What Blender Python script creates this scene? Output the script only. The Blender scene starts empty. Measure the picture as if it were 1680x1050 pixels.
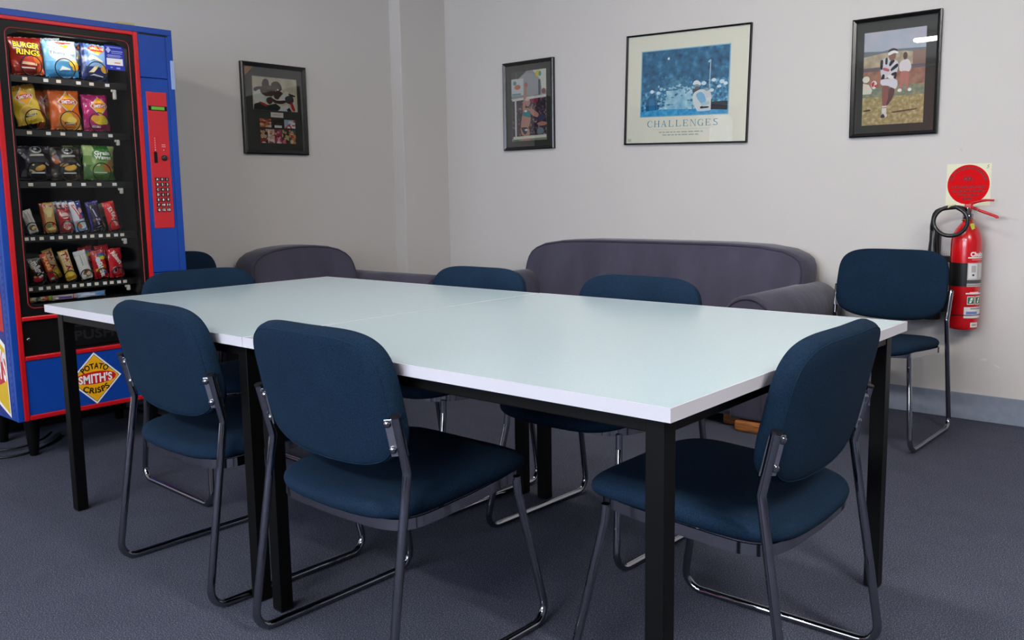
import bpy, bmesh, math, random
from mathutils import Matrix, Vector
random.seed(7)
C = bpy.context.scene.collection
PI = math.pi
rad = math.radians

# ------------------------------------------------------------------ materials
MATS = {}
def lin(c):
    return tuple((x/12.92 if x <= .04045 else ((x+.055)/1.055)**2.4) for x in c)
def hexc(h):
    return lin(tuple(int(h[i:i+2], 16)/255 for i in (0, 2, 4)))
def mat(name, col=(.8, .8, .8), rough=.5, metal=0, spec=.5, coat=0, sheen=0, emit=None, estr=0, build=None):
    if name in MATS: return MATS[name]
    m = bpy.data.materials.new(name); m.use_nodes = True
    nt = m.node_tree; b = nt.nodes['Principled BSDF']
    b.inputs['Base Color'].default_value = (*col, 1)
    b.inputs['Roughness'].default_value = rough
    b.inputs['Metallic'].default_value = metal
    b.inputs['Specular IOR Level'].default_value = spec
    b.inputs['Coat Weight'].default_value = coat
    if sheen:
        b.inputs['Sheen Weight'].default_value = sheen
        b.inputs['Sheen Roughness'].default_value = .4
    if emit:
        b.inputs['Emission Color'].default_value = (*emit, 1)
        b.inputs['Emission Strength'].default_value = estr
    if build: build(nt, b)
    MATS[name] = m
    return m
def ink(h, rough=.45, spec=.35):
    if not isinstance(h, str): return h
    return mat('ink_'+h, hexc(h), rough, spec=spec)
def N(nt, t, **kw):
    n = nt.nodes.new(t)
    for k, v in kw.items():
        if k in n.inputs: n.inputs[k].default_value = v
        else: setattr(n, k, v)
    return n
def speckle(c1, c2, scale, bump=0, bdist=.001, detail=2, c3=None, big=None, stretch=None, lo=.35, hi=.65):
    def f(nt, b):
        tc = N(nt, 'ShaderNodeTexCoord')
        src = tc.outputs['Object']
        if stretch:
            mp = N(nt, 'ShaderNodeMapping'); mp.inputs['Scale'].default_value = stretch
            nt.links.new(src, mp.inputs['Vector']); src = mp.outputs['Vector']
        n = N(nt, 'ShaderNodeTexNoise', Scale=scale, Detail=detail)
        nt.links.new(src, n.inputs['Vector'])
        r = N(nt, 'ShaderNodeValToRGB')
        r.color_ramp.elements[0].position = lo; r.color_ramp.elements[0].color = (*c1, 1)
        r.color_ramp.elements[1].position = hi; r.color_ramp.elements[1].color = (*c2, 1)
        if c3:
            e = r.color_ramp.elements.new((lo+hi)/2+.04); e.color = (*c3, 1)
        nt.links.new(n.outputs['Fac'], r.inputs['Fac'])
        out = r.outputs['Color']
        if big:
            n2 = N(nt, 'ShaderNodeTexNoise', Scale=big[0], Detail=2)
            nt.links.new(src, n2.inputs['Vector'])
            r2 = N(nt, 'ShaderNodeValToRGB')
            r2.color_ramp.elements[0].position = .3; r2.color_ramp.elements[0].color = (*(big[1],)*3, 1)
            r2.color_ramp.elements[1].position = .7; r2.color_ramp.elements[1].color = (*(big[2],)*3, 1)
            nt.links.new(n2.outputs['Fac'], r2.inputs['Fac'])
            mx = N(nt, 'ShaderNodeMix', data_type='RGBA', blend_type='MULTIPLY')
            mx.inputs[0].default_value = 1
            nt.links.new(out, mx.inputs[6]); nt.links.new(r2.outputs['Color'], mx.inputs[7])
            out = mx.outputs[2]
        nt.links.new(out, b.inputs['Base Color'])
        if bump:
            bp = N(nt, 'ShaderNodeBump', Strength=bump, Distance=bdist)
            nt.links.new(n.outputs['Fac'], bp.inputs['Height'])
            nt.links.new(bp.outputs['Normal'], b.inputs['Normal'])
    return f
def ntex(name, h1, h2, scale, h3=None, stretch=None, lo=.35, hi=.65, detail=4):
    return mat(name, hexc(h1), .5, spec=.3, build=speckle(hexc(h1), hexc(h2), scale, 0, 0, detail, c3=hexc(h3) if h3 else None, stretch=stretch, lo=lo, hi=hi))
def mix(a, b, t): return tuple(x*(1-t)+y*t for x, y in zip(a, b))
def thin_glass(name, tint=(1, 1, 1), refl=1.0):
    if name in MATS: return MATS[name]
    m = bpy.data.materials.new(name); m.use_nodes = True
    nt = m.node_tree; nt.nodes.clear()
    o = N(nt, 'ShaderNodeOutputMaterial'); t = N(nt, 'ShaderNodeBsdfTransparent'); g = N(nt, 'ShaderNodeBsdfGlossy')
    t.inputs['Color'].default_value = (*tint, 1); g.inputs['Roughness'].default_value = .01
    f = N(nt, 'ShaderNodeFresnel', IOR=1.45)
    mu = N(nt, 'ShaderNodeMath', operation='MULTIPLY'); mu.inputs[1].default_value = refl
    mx = N(nt, 'ShaderNodeMixShader')
    nt.links.new(f.outputs[0], mu.inputs[0]); nt.links.new(mu.outputs[0], mx.inputs[0])
    nt.links.new(t.outputs[0], mx.inputs[1]); nt.links.new(g.outputs[0], mx.inputs[2]); nt.links.new(mx.outputs[0], o.inputs[0])
    MATS[name] = m
    return m

WALL = mat('wall_paint', hexc('c8c4c0'), .75, spec=.25, build=speckle(hexc('c7c3bf'), hexc('cac6c2'), 220, .03, .001))
WALLD = mat('unseen_wall_dark_paint', hexc('6d7078'), .7, spec=.25, build=speckle(hexc('6b6e76'), hexc('70737b'), 220, .03, .001))  # unseen walls darkened to cut fill light and deepen contrast
TRIMP = mat('baseboard_paint', hexc('7d8594'), .5, spec=.3, build=speckle(hexc('7a8291'), hexc('808897'), 30))
CEIL = mat('ceiling_tile', hexc('d8d6d0'), .85, build=speckle(hexc('cfcdc7'), hexc('dedcd6'), 150, .1))
CARPET = mat('carpet', hexc('4a4a54'), .95, spec=.1,
             build=speckle(hexc('1c2031'), hexc('999491'), 330, .12, .003, 3, c3=hexc('474b5b'), big=(7, .93, 1.03), lo=.28, hi=.76))
NAVY = mat('navy_weave', hexc('1c3850'), .92, spec=.09,
           build=speckle(hexc('06121f'), hexc('1b3147'), 620, .8, .0012, 2, big=(9, .88, 1.05), lo=.3, hi=.7))
NAVYSEAM = mat('navy_seam', hexc('12283a'), .9, spec=.1)
SUEDE = mat('slate_suede', hexc('454352'), .9, spec=.12, sheen=.25,
            build=speckle(hexc('42404e'), hexc('4a4857'), 7, .35, .02, 5, stretch=(1, 1, .45)))
SUEDEP = mat('slate_piping', hexc('393743'), .85, spec=.15)
CHROME = mat('chrome', hexc('94959b'), .035, 1)
STEEL = mat('brushed_plate', hexc('c8c9cc'), .28, 1)
RUBBER = mat('black_plastic', hexc('141416'), .35)
BLACKM = mat('black_powder_coat', hexc('070707'), .45, spec=.16)
LAMI = mat('pale_green_laminate', hexc('b6c8ca'), .22, spec=.5, build=speckle(hexc('aec0c5'), hexc('b2c4c9'), 260))
EDGE = mat('white_edge_band', hexc('c0bec5'), .35)
MBLUE = mat('machine_blue', hexc('0b3c90'), .35, spec=.35, build=speckle(hexc('0a3a8d'), hexc('0d3f95'), 5))
MRED = mat('machine_red', hexc('b80e18'), .3)
PRED = mat('panel_red', hexc('b81722'), .4)
MBLK = mat('machine_black', hexc('080809'), .4, spec=.22)
MDRK = mat('machine_interior', hexc('0e0f10'), .6)
GLASS = thin_glass('machine_glass', (.98, .985, .98), .38)
PGLASS = thin_glass('picture_glass', (.99, .995, .99), 1.0)
WGLASS = thin_glass('window_glass', (.95, .97, 1))
FRAMEB = mat('black_frame', hexc('101011'), .25)
MATBOARD = mat('charcoal_mat', hexc('33342f'), .8, build=speckle(hexc('31322d'), hexc('363732'), 300))
IVORY = mat('ivory_poster', hexc('e4e2d3'), .6)
EXTRED = mat('extinguisher_red', hexc('c40f17'), .22, coat=.4)
WOOD = mat('varnished_wood', hexc('9a6030'), .4, build=speckle(hexc('7d4a22'), hexc('a86a38'), 18, stretch=(1, 9, 9)))
WHITE = ink('ece9e4'); BLACK = ink('131313')

# ------------------------------------------------------------------ mesh builder
class MB:
    def __init__(s, M=None):
        s.v = []; s.f = []; s.fm = []; s.sm = []; s.mats = []; s.M = M
    def mi(s, m):
        if m not in s.mats: s.mats.append(m)
        return s.mats.index(m)
    def add(s, vs, fs, m, M=None, smooth=False):
        o = len(s.v); k = s.mi(m)
        for p in vs:
            p = Vector(p)
            if M is not None: p = M @ p
            if s.M is not None: p = s.M @ p
            s.v.append(p)
        for f in fs:
            s.f.append([o+i for i in f]); s.fm.append(k); s.sm.append(smooth)
    def bm(s, b, m, M=None, smooth=False):
        b.verts.ensure_lookup_table()
        for i, v in enumerate(b.verts): v.index = i
        s.add([v.co.copy() for v in b.verts], [[v.index for v in f.verts] for f in b.faces], m, M, smooth)
        b.free()
    def box(s, lo, hi, m, bev=0, M=None, seg=2):
        b = bmesh.new(); bmesh.ops.create_cube(b, size=1)
        for v in b.verts:
            v.co = Vector([(lo[i]+hi[i])/2+v.co[i]*(hi[i]-lo[i]) for i in range(3)])
        if bev: bmesh.ops.bevel(b, geom=b.edges[:], offset=bev, segments=seg, profile=.5, affect='EDGES')
        s.bm(b, m, M, False)
    def tube(s, path, r, m, n=12, closed=False, M=None, cap=True):
        P = [Vector(p) for p in path]; L = len(P)
        rs = r if isinstance(r, (list, tuple)) else [r]*L
        vs = []; fs = []; up = None
        for i in range(L):
            a = P[i-1] if (i > 0 or closed) else P[i]
            b = P[(i+1) % L] if (i < L-1 or closed) else P[i]
            t = (b-a).normalized()
            if up is None:
                up = t.orthogonal().normalized()
            up = (up - t*up.dot(t))
            up = up.normalized() if up.length > 1e-6 else t.orthogonal().normalized()
            w = t.cross(up)
            for k in range(n):
                an = 2*PI*k/n
                vs.append(P[i]+(up*math.cos(an)+w*math.sin(an))*rs[i])
        for i in range(L if closed else L-1):
            for k in range(n):
                j = (i+1) % L
                fs.append([i*n+k, i*n+(k+1) % n, j*n+(k+1) % n, j*n+k])
        s.add(vs, fs, m, M, True)
        if cap and not closed:
            s.add(vs[:n][::-1], [list(range(n))], m, M); s.add(vs[-n:], [list(range(n))], m, M)
    def lathe(s, prof, m, n=32, M=None, smooth=True):
        vs = []; fs = []
        for r, z in prof:
            for k in range(n):
                a = 2*PI*k/n; vs.append((r*math.cos(a), r*math.sin(a), z))
        for i in range(len(prof)-1):
            for k in range(n):
                fs.append([i*n+k, i*n+(k+1) % n, (i+1)*n+(k+1) % n, (i+1)*n+k])
        s.add(vs, fs, m, M, smooth)
        s.add(vs[:n], [list(range(n))[::-1]], m, M); s.add(vs[-n:], [list(range(n))], m, M)
    def poly(s, pts, m, M=None):
        s.add(pts, [list(range(len(pts)))], m, M)
    def prism(s, pts, d, m, M=None, bev=0, smooth=False):
        """2D outline (x,y) extruded along z from 0 to d"""
        b = bmesh.new()
        vs = [b.verts.new((x, y, 0)) for x, y in pts]
        f = b.faces.new(vs)
        r = bmesh.ops.extrude_face_region(b, geom=[f])
        bmesh.ops.translate(b, verts=[e for e in r['geom'] if isinstance(e, bmesh.types.BMVert)], vec=(0, 0, d))
        bmesh.ops.recalc_face_normals(b, faces=b.faces[:])
        if bev:
            es = [e for e in b.edges if abs(e.verts[0].co.z-e.verts[1].co.z) < 1e-6]
            bmesh.ops.bevel(b, geom=es, offset=bev, segments=3, profile=.5, affect='EDGES')
        s.bm(b, m, M, smooth)
    def build(s, name, parent=None, loc=None, autosmooth=False):
        me = bpy.data.meshes.new(name)
        me.from_pydata([tuple(p) for p in s.v], [], s.f)
        for m in s.mats: me.materials.append(m)
        me.polygons.foreach_set('material_index', s.fm)
        me.polygons.foreach_set('use_smooth', s.sm)
        me.update()
        if autosmooth:
            me.polygons.foreach_set('use_smooth', [True]*len(s.f))
            try: me.set_sharp_from_angle(angle=rad(38))
            except Exception: pass
        o = bpy.data.objects.new(name, me); C.objects.link(o)
        if parent is not None: o.parent = parent
        if loc is not None: o.location = loc
        return o

def tag(o, label=None, cat=None, group=None, kind=None):
    if label: o['label'] = label
    if cat: o['category'] = cat
    if group: o['group'] = group
    if kind: o['kind'] = kind
    return o
def thing(name, label, cat, loc=(0, 0, 0), rz=0, group=None):
    o = bpy.data.objects.new(name, None); C.objects.link(o)
    o.empty_display_size = .1
    o.location = loc; o.rotation_euler = (0, 0, rz)
    return tag(o, label, cat, group)
def copy_tree(o, parent=None):
    c = o.copy(); C.objects.link(c)
    if parent is not None: c.parent = parent
    for ch in [x for x in list(C.objects) if x.parent is o]:
        copy_tree(ch, c)
    return c
def fillet(pts, rs, n=8):
    P = [Vector(p) for p in pts]; out = [P[0]]
    for i in range(1, len(P)-1):
        r = rs[i-1] if isinstance(rs, (list, tuple)) else rs
        a = (P[i-1]-P[i]).normalized(); b = (P[i+1]-P[i]).normalized()
        ang = a.angle(b); d = r/math.tan(ang/2)
        p0 = P[i]+a*d; p1 = P[i]+b*d
        cen = P[i]+(a+b).normalized()*(r/math.sin(ang/2))
        for k in range(n+1):
            t = k/n
            u0 = (p0-cen).normalized(); u1 = (p1-cen).normalized(); om = u0.angle(u1)
            q = (u0*math.sin((1-t)*om)+u1*math.sin(t*om))/math.sin(om)
            out.append(cen+q*r)
    out.append(P[-1])
    return out
def rrect(x0, y0, x1, y1, r, n=6):
    out = []
    for cx, cy, a0 in ((x1-r, y1-r, 0), (x0+r, y1-r, 90), (x0+r, y0+r, 180), (x1-r, y0+r, 270)):
        for k in range(n+1):
            a = rad(a0+90*k/n); out.append((cx+r*math.cos(a), cy+r*math.sin(a)))
    return out
def ell(cx, cy, rx, ry, n=20, rot=0):
    out = []
    for k in range(n):
        a = 2*PI*k/n; x = rx*math.cos(a); y = ry*math.sin(a)
        out.append((cx+x*math.cos(rot)-y*math.sin(rot), cy+x*math.sin(rot)+y*math.cos(rot)))
    return out

# ---- lettering: the built-in typeface turned into flat polygons
_TC = {}
def glyphs(txt, bold=0.0):
    k = (txt, bold)
    if k in _TC: return _TC[k]
    cu = bpy.data.curves.new('lettering', 'FONT'); cu.body = txt; cu.size = 1; cu.resolution_u = 3
    cu.offset = bold; cu.align_x = 'CENTER'; cu.space_character = 1+bold*1.5
    ob = bpy.data.objects.new('lettering', cu); C.objects.link(ob)
    dg = bpy.context.evaluated_depsgraph_get()
    me = bpy.data.meshes.new_from_object(ob.evaluated_get(dg))
    vs = [v.co.copy() for v in me.vertices]; fs = [list(p.vertices) for p in me.polygons]
    C.objects.unlink(ob); bpy.data.objects.remove(ob); bpy.data.curves.remove(cu); bpy.data.meshes.remove(me)
    xs = [v.x for v in vs]; ys = [v.y for v in vs]
    x0, x1, y0, y1 = min(xs), max(xs), min(ys), max(ys)
    # normalised: x -.5..+.5 of width, y 0..1 of height
    vs = [((v.x-x0)/(x1-x0)-.5, (v.y-y0)/(y1-y0)) for v in vs]
    _TC[k] = (vs, fs, (x1-x0)/(y1-y0))
    return _TC[k]
def lettering(mb, txt, f, w, h, m, bold=.02):
    """f(x, y) -> 3D point, x centred in -w/2..w/2, y in 0..h"""
    vs, fs, asp = glyphs(txt, bold)
    if w is None: w = asp*h
    mb.add([f(x*w, y*h) for x, y in vs], fs, m)
def arc_f(cx, cy, r, w0, up=True):
    """bends a line of text on a circle of radius r; text middle on top (up) or bottom"""
    def f(x, y):
        if up:
            a = PI/2 - x/r; q = r+y
            return (cx+q*math.cos(a), cy+q*math.sin(a))
        a = -PI/2 + x/r; q = r-y
        return (cx+q*math.cos(a), cy+q*math.sin(a))
    return f

LAMP_STR = 192; TUBE_STR = 22; WIN_W = 230; EXPO = 0.0
LAMPS = [(-2.52, -1.35, 'white fluorescent ceiling batten behind the photographer at the left', .5),
         (-.4, -1.75, 'white fluorescent ceiling batten behind the photographer near the middle', 1.1), (1.2, 1.2, 'white fluorescent ceiling batten to the right of the tables', 1.15),
         (-1.9, 2.5, 'added fill light shaped as a ceiling batten above the far edge of the tables', .3)]  # weak fill lamp, added to lift the machine's shadow on the left wall

# ------------------------------------------------------------------ room
XL, YB, XP, YP = -4.545, 4.468, -4.441, 4.057       # left wall, back wall, pilaster face and its edge
XR, YF_, ZC = 3.4, -3.6, 2.7
def structure(o): return tag(o, kind='structure')
mb = MB(); mb.box((XL-.15, YF_-.15, -.1), (XR+.15, YB+.15, 0), CARPET); structure(mb.build('floor'))
mb = MB(); mb.box((XL-.15, YF_-.15, ZC), (XR+.15, YB+.15, ZC+.1), CEIL); structure(mb.build('ceiling'))
mb = MB(); mb.box((XL-.12, YF_-.12, 0), (XL, YB+.12, ZC), WALL); mb.box((XL-.01, YP, 0), (XP, YB+.01, ZC), WALL, .004); structure(mb.build('wall_left'))
mb = MB(); mb.box((XL, YB, 0), (XR, YB+.12, ZC), WALL); wb = structure(mb.build('wall_back'))
mb = MB(); mb.box((XR, YF_-.12, 0), (XR+.12, YB+.12, ZC), WALLD); structure(mb.build('wall_right'))
# front wall with a wide window behind the photographer
WX0, WX1, WZ0, WZ1 = -3.1, .5, .85, 2.35
mb = MB()
mb.box((XL, YF_-.12, 0), (WX0, YF_, ZC), WALLD); mb.box((WX1, YF_-.12, 0), (XR, YF_, ZC), WALLD)
mb.box((WX0, YF_-.12, 0), (WX1, YF_, WZ0), WALLD); mb.box((WX0, YF_-.12, WZ1), (WX1, YF_, ZC), WALLD)
structure(mb.build('wall_front'))
mb = MB()
ALU = mat('window_aluminium', hexc('b5b7ba'), .35, .8)
for x in (WX0, WX0+1.2, WX0+2.4, WX1):
    mb.box((x-.025, YF_-.08, WZ0), (x+.025, YF_-.03, WZ1), ALU)
for z in (WZ0, WZ1): mb.box((WX0, YF_-.08, z-.025), (WX1, YF_-.03, z+.025), ALU)
wf = structure(mb.build('window_1'))
mb = MB(); mb.box((WX0, YF_-.058, WZ0), (WX1, YF_-.052, WZ1), WGLASS); mb.build('pane', wf)
# a maroon curtain beside the window, behind the photographer (mirrored in the picture glass)
MAROON = mat('maroon_cloth', hexc('a02c36'), .7)
b_ = []
for k in range(61):
    x = -4.15+1.0*k/60; y = YF_+.09+.03*math.sin(k*1.1); b_.append((x, y))
mb = MB(); vs = []
for x, y in b_:
    for d in (0, .004):
        for z in (.12, 2.62): vs.append((x, y+d, z))
fs = []
for k in range(60):
    a, c = 4*k, 4*k+4; fs += [[a, c, c+1, a+1], [a+3, c+3, c+2, a+2], [a+1, c+1, c+3, a+3], [a+2, c+2, c, a]]
fs += [[0, 1, 3, 2], [240, 242, 243, 241]]
mb.add(vs, fs, MAROON, None, True)
cur = tag(mb.build('curtain'), 'maroon curtain hanging beside the window behind the photographer', 'curtain')
mb = MB(); mb.tube([(-4.2, YF_+.09, 2.63), (.7, YF_+.09, 2.63)], .012, ALU, 10)
for x in (-4.1, -1.5, .6): mb.tube([(x, YF_, 2.63), (x, YF_+.09, 2.63)], .008, ALU, 8)
mb.build('curtain_rail', cur)
# skirting
mb = MB(); mb.box((XP, YB-.012, 0), (XR, YB, .122), TRIMP, .002); structure(mb.build('baseboard_back'))
mb = MB(); mb.box((XL, YF_, 0), (XL+.012, YP, .122), TRIMP, .002); mb.box((XL+.012, YP-.012, 0), (XP+.012, YP, .122), TRIMP, .002)
mb.box((XP, YP, 0), (XP+.012, YB-.012, .122), TRIMP, .002); structure(mb.build('baseboard_left'))
mb = MB(); mb.box((XR-.012, YF_, 0), (XR, YB-.012, .122), TRIMP, .002); structure(mb.build('baseboard_right'))
# scuffs on the plaster
SC = ink('c0bbb8'); SC2 = ink('d5d0cc', .8, .1)
mb = MB()
for pts, m in (([(-1.148, 1.25), (-1.14, 1.238), (-1.132, 1.243), (-1.139, 1.256)], SC), ([(-1.136, 1.274), (-1.127, 1.278), (-1.13, 1.282)], SC),
               ([(-1.02, .285), (-1.0, .296), (-.985, .293), (-.99, .283)], SC2), ([(-.965, .276), (-.935, .262), (-.93, .255), (-.95, .262)], SC2)):
    mb.poly([(x, YB-.0006, z) for x, z in pts], m)
mb.build('scuff_marks', wb)

# ------------------------------------------------------------------ ceiling lamps (fluorescent battens and one added fill light)
def lamp(x, y, lab, k):
    LAMP = mat('lamp_diffuser_%d' % (k*100), (.9, .9, .9), .5, emit=(1.0, .955, .915), estr=LAMP_STR*k)
    t = thing('ceiling_light', lab, 'ceiling light', (x, y, ZC))
    b = MB(); b.box((-.64, -.11, -.05), (.64, .11, 0), ink('e6e6e2'), .006); b.build('housing', t)
    b = MB(); b.box((-.61, -.055, -.085), (.61, .055, -.051), LAMP, .012); b.build('diffuser', t)
for x, y, lab, k in LAMPS: lamp(x, y, lab, k)

# ------------------------------------------------------------------ camera
F_, YAW, PIT, ROL, HC, CY = 1459.89, rad(40.9228), rad(7.5426), rad(-.9152), 1.0812, -14.0921
fw = Vector((-math.sin(YAW)*math.cos(PIT), math.cos(YAW)*math.cos(PIT), -math.sin(PIT)))
rt = Vector((math.cos(YAW), math.sin(YAW), 0)); up = rt.cross(fw)
rt2 = rt*math.cos(ROL)+up*math.sin(ROL); up2 = -rt*math.sin(ROL)+up*math.cos(ROL)
cd = bpy.data.cameras.new('camera'); cam = bpy.data.objects.new('camera', cd); C.objects.link(cam)
cd.sensor_width = 36; cd.lens = F_/1680*36; cd.shift_y = CY/1680; cd.clip_start = .05
M = Matrix.Identity(4)
for i, c in enumerate((rt2, up2, -fw)):
    for j in range(3): M[j][i] = c[j]
M.translation = (0, 0, HC)
cam.matrix_world = M
bpy.context.scene.camera = cam

# ------------------------------------------------------------------ tables
NX, NY, TW, TD, TS = -.733, 1.2357, 2.4545, 1.1951, 1.2086
def make_table(label, x0, x1, y0, y1):
    t = thing('square_table', label, 'table', ((x0+x1)/2, (y0+y1)/2, 0))
    w, d = (x1-x0)/2, (y1-y0)/2; e = .0025; zt, zb = .73, .7055
    b = MB(); b.box((-w+e, -d+e, zb), (w-e, d-e, zt), LAMI); top = b.build('tabletop', t)
    b = MB()
    for lo, hi in (((-w, -d), (w, -d+e)), ((-w, d-e), (w, d)), ((-w, -d+e), (-w+e, d-e)), ((w-e, -d+e), (w, d-e))):
        b.box((*lo, zb), (*hi, zt+.0003), EDGE)
    tag(b.build('edge_band', top), 'white edge band')
    li, lw = .0287, .038
    for sx in (-1, 1):
        for sy in (-1, 1):
            b = MB(); cx = sx*(w-li-lw/2); cy = sy*(d-li-lw/2)
            b.box((cx-lw/2, cy-lw/2, 0.004), (cx+lw/2, cy+lw/2, zb-.001), BLACKM, .002)
            lg = b.build('leg', t)
            b = MB(); b.box((cx-lw/2+.002, cy-lw/2+.002, 0), (cx+lw/2-.002, cy+lw/2-.002, .0045), RUBBER); b.build('foot_cap', lg)
    b = MB(); rz0, rz1 = zb-.032, zb-.001; a = li+lw; g = .004
    for sy in (-1, 1):
        y = sy*(d-li-.016); b.box((-w+a, y-.014, rz0), (w-a, y+.014, rz1), BLACKM, .002)
    for sx in (-1, 1):
        x = sx*(w-li-.016); b.box((x-.014, -d+a, rz0), (x+.014, d-a, rz1), BLACKM, .002)
    b.build('apron_rail', t)
    return t
make_table('square pale green table on black legs standing beside the vending machine', NX-TW, NX-TW+TS-.0008, NY, NY+TD)
make_table('square pale green table on black legs at the right, farther from the vending machine', NX-TW+TS+.0008, NX, NY, NY+TD+.007)

# ------------------------------------------------------------------ chairs
def sgnpow(c, p): return math.copysign(abs(c)**p, c)
def make_chair():
    t = thing('stacking_chair', 'x', 'chair', group='navy fabric chairs on chrome sled frames')
    W = dict(r=.2475, rc=.2555, fc=.2573, ft=.2183, tp=.2515)
    TL = lambda z: -.1976-.2292*(z-.5005)         # line of the upright tube
    # side loops
    for s in (-1, 1):
        pts = [(s*W['ft'], .181, .392), (s*(W['ft']+.002), .184, .350), (s*W['fc'], .250, .0108), (s*W['rc'], -.274, .0108),
               (s*W['r'], -.1976, .5005), (s*W['tp'], TL(.629), .629)]
        b = MB(); b.tube(fillet(pts, [.05, .045, .045, .03], 7), .0104, CHROME, 14)
        lp = b.build('side_frame', t)
        d = Vector((0, TL(.63)-TL(.53), .1)).normalized(); p = Vector(pts[-1])
        b = MB(); b.tube([p-d*.001, p+d*.004], .0112, RUBBER, 14); tag(b.build('end_plug', lp), 'black plastic plug')
    # backrest: pillow with rounded outline, leaning with the uprights
    lean = math.atan(.2292)
    R = Matrix.Translation((0, TL(.645)+.004, .645)) @ Matrix.Rotation(lean, 4, 'X')
    n = 84; rings = [0, .25, .5, .68, .82, .90, .94, .965, .982, .993, 1.0]
    def P(th, r, side):
        c, s = math.cos(th), math.sin(th)
        e = 2/4.2 if s > 0 else 2/4.3
        x = .2435*sgnpow(c, e)*r; z = .161*sgnpow(s, e)*r
        x *= 1-.012*(z/.166 if z > 0 else 0)
        if z < 0: z *= 1-.10*(x/.24)**2
        k = math.sqrt(max(0, 1-r**6))
        y = .034+ (.028*k if side else -.033*max(0, 1-r**26)**.5)
        y += .020*(x/.24)**2-.028
        return R @ Vector((x, y, z))
    vs = []; fs = []
    for side in (1, 0):
        o = len(vs)
        for r in rings[1:]:
            for k in range(n): vs.append(P(2*PI*k/n, r, side))
        vs.append(P(0, 0, side)); ce = len(vs)-1
        for k in range(n):
            k2 = (k+1) % n
            f = [ce, o+k, o+k2]; fs.append(f if not side else f[::-1])
            for i in range(len(rings)-2):
                f = [o+i*n+k, o+(i+1)*n+k, o+(i+1)*n+k2, o+i*n+k2]; fs.append(f if not side else f[::-1])
    b = MB(); b.add(vs, fs, NAVY, None, True)
    back = b.build('backrest', t)
    me = back.data; bmm = bmesh.new(); bmm.from_mesh(me); bmesh.ops.remove_doubles(bmm, verts=bmm.verts[:], dist=1e-5)
    bmesh.ops.recalc_face_normals(bmm, faces=bmm.faces[:]); bmm.to_mesh(me); bmm.free()
    b = MB(); b.tube([P(2*PI*k/n, .945, 0)+Vector((0, -.0006, 0)) for k in range(n)], .0011, NAVYSEAM, 5, True)
    b.build('seam', back)
    # brackets that bolt the backrest to the uprights
    Rb = Matrix.Translation((0, TL(.585), .585)) @ Matrix.Rotation(lean, 4, 'X')
    for s in (-1, 1):
        Mp = Rb @ Matrix.Translation((s*.2515, .012, 0)) @ Matrix.Rotation(s*rad(30), 4, 'Z')
        b = MB(M=Mp); x0, x1 = sorted((-s*.038, 0)); b.box((x0, -.002, -.050), (x1, .002, .036), STEEL, .001)
        br = b.build('bracket', t)
        for z in (.026, -.034):
            b = MB(M=Mp @ Matrix.Translation((-s*.031, -.0015, z)) @ Matrix.Rotation(PI/2, 4, 'X'))
            b.lathe([(.0088, 0), (.0088, .002), (.0075, .005), (.004, .0072), (.0005, .0078)], CHROME, 16); b.build('bolt', br)
    # seat
    n = 84
    def S(th, r, top):
        c, s = math.cos(th), math.sin(th); e = 2/5.6
        x = .244*sgnpow(c, e)*r; y = .233*sgnpow(s, e)*r
        y += (.018 if s > 0 else -.018)*abs(s)**.5*(1-(x/.24)**2)*r
        x *= 1-.02*max(0, y/.21)-.015*max(0, -y/.21)**2
        z = .428+(.030*math.sqrt(max(0, 1-r**9)) if top else -.025*math.sqrt(max(0, 1-r**14)))
        z += -.012*max(0, (y-.10)/.126)**2
        z += .007*(x/.24)**2-.004
        return Vector((x, y+.015, z-.062*(.2-y)))
    vs = []; fs = []
    for top in (1, 0):
        o = len(vs)
        for r in rings[1:]:
            for k in range(n): vs.append(S(2*PI*k/n, r, top))
        vs.append(S(0, 0, top)); ce = len(vs)-1
        for k in range(n):
            k2 = (k+1) % n
            f = [ce, o+k, o+k2]; fs.append(f if top else f[::-1])
            for i in range(len(rings)-2):
                f = [o+i*n+k, o+(i+1)*n+k, o+(i+1)*n+k2, o+i*n+k2]; fs.append(f if top else f[::-1])
    b = MB(); b.add(vs, fs, NAVY, None, True); seat = b.build('seat', t)
    me = seat.data; bmm = bmesh.new(); bmm.from_mesh(me); bmesh.ops.remove_doubles(bmm, verts=bmm.verts[:], dist=1e-5)
    bmesh.ops.recalc_face_normals(bmm, faces=bmm.faces[:]); bmm.to_mesh(me); bmm.free()
    # chrome flat-bar ring below the cushion, with lugs to the tubes
    vs = []; fs = []
    for k in range(n):
        th = 2*PI*k/n; c, s = math.cos(th), math.sin(th); e = 2/6.5
        for q in (1.0, .982):
            x = .2415*sgnpow(c, e)*q; y = .212*sgnpow(s, e)*q
            y += (.014 if s > 0 else -.014)*abs(s)**.5*(1-(x/.2375)**2)
            x *= 1-.055*max(0, y/.205); y += .004
            for z in (.388, .4125): vs.append((x, y, z-.062*(.2-y)))
    for k in range(n):
        a = k*4; bq = ((k+1) % n)*4
        fs += [[a, bq, bq+1, a+1], [a+3, bq+3, bq+2, a+2], [a+1, bq+1, bq+3, a+3], [a+2, bq+2, bq, a]]
    b = MB(); b.add(vs, fs, STEEL2, None, False)
    b.build('seat_frame', t, autosmooth=True)
    return t
STEEL2 = mat('seat_rail_chrome', hexc('a0a0a6'), .12, 1)
def label_of(o, s): o['label'] = s
chair0 = make_chair()
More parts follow.
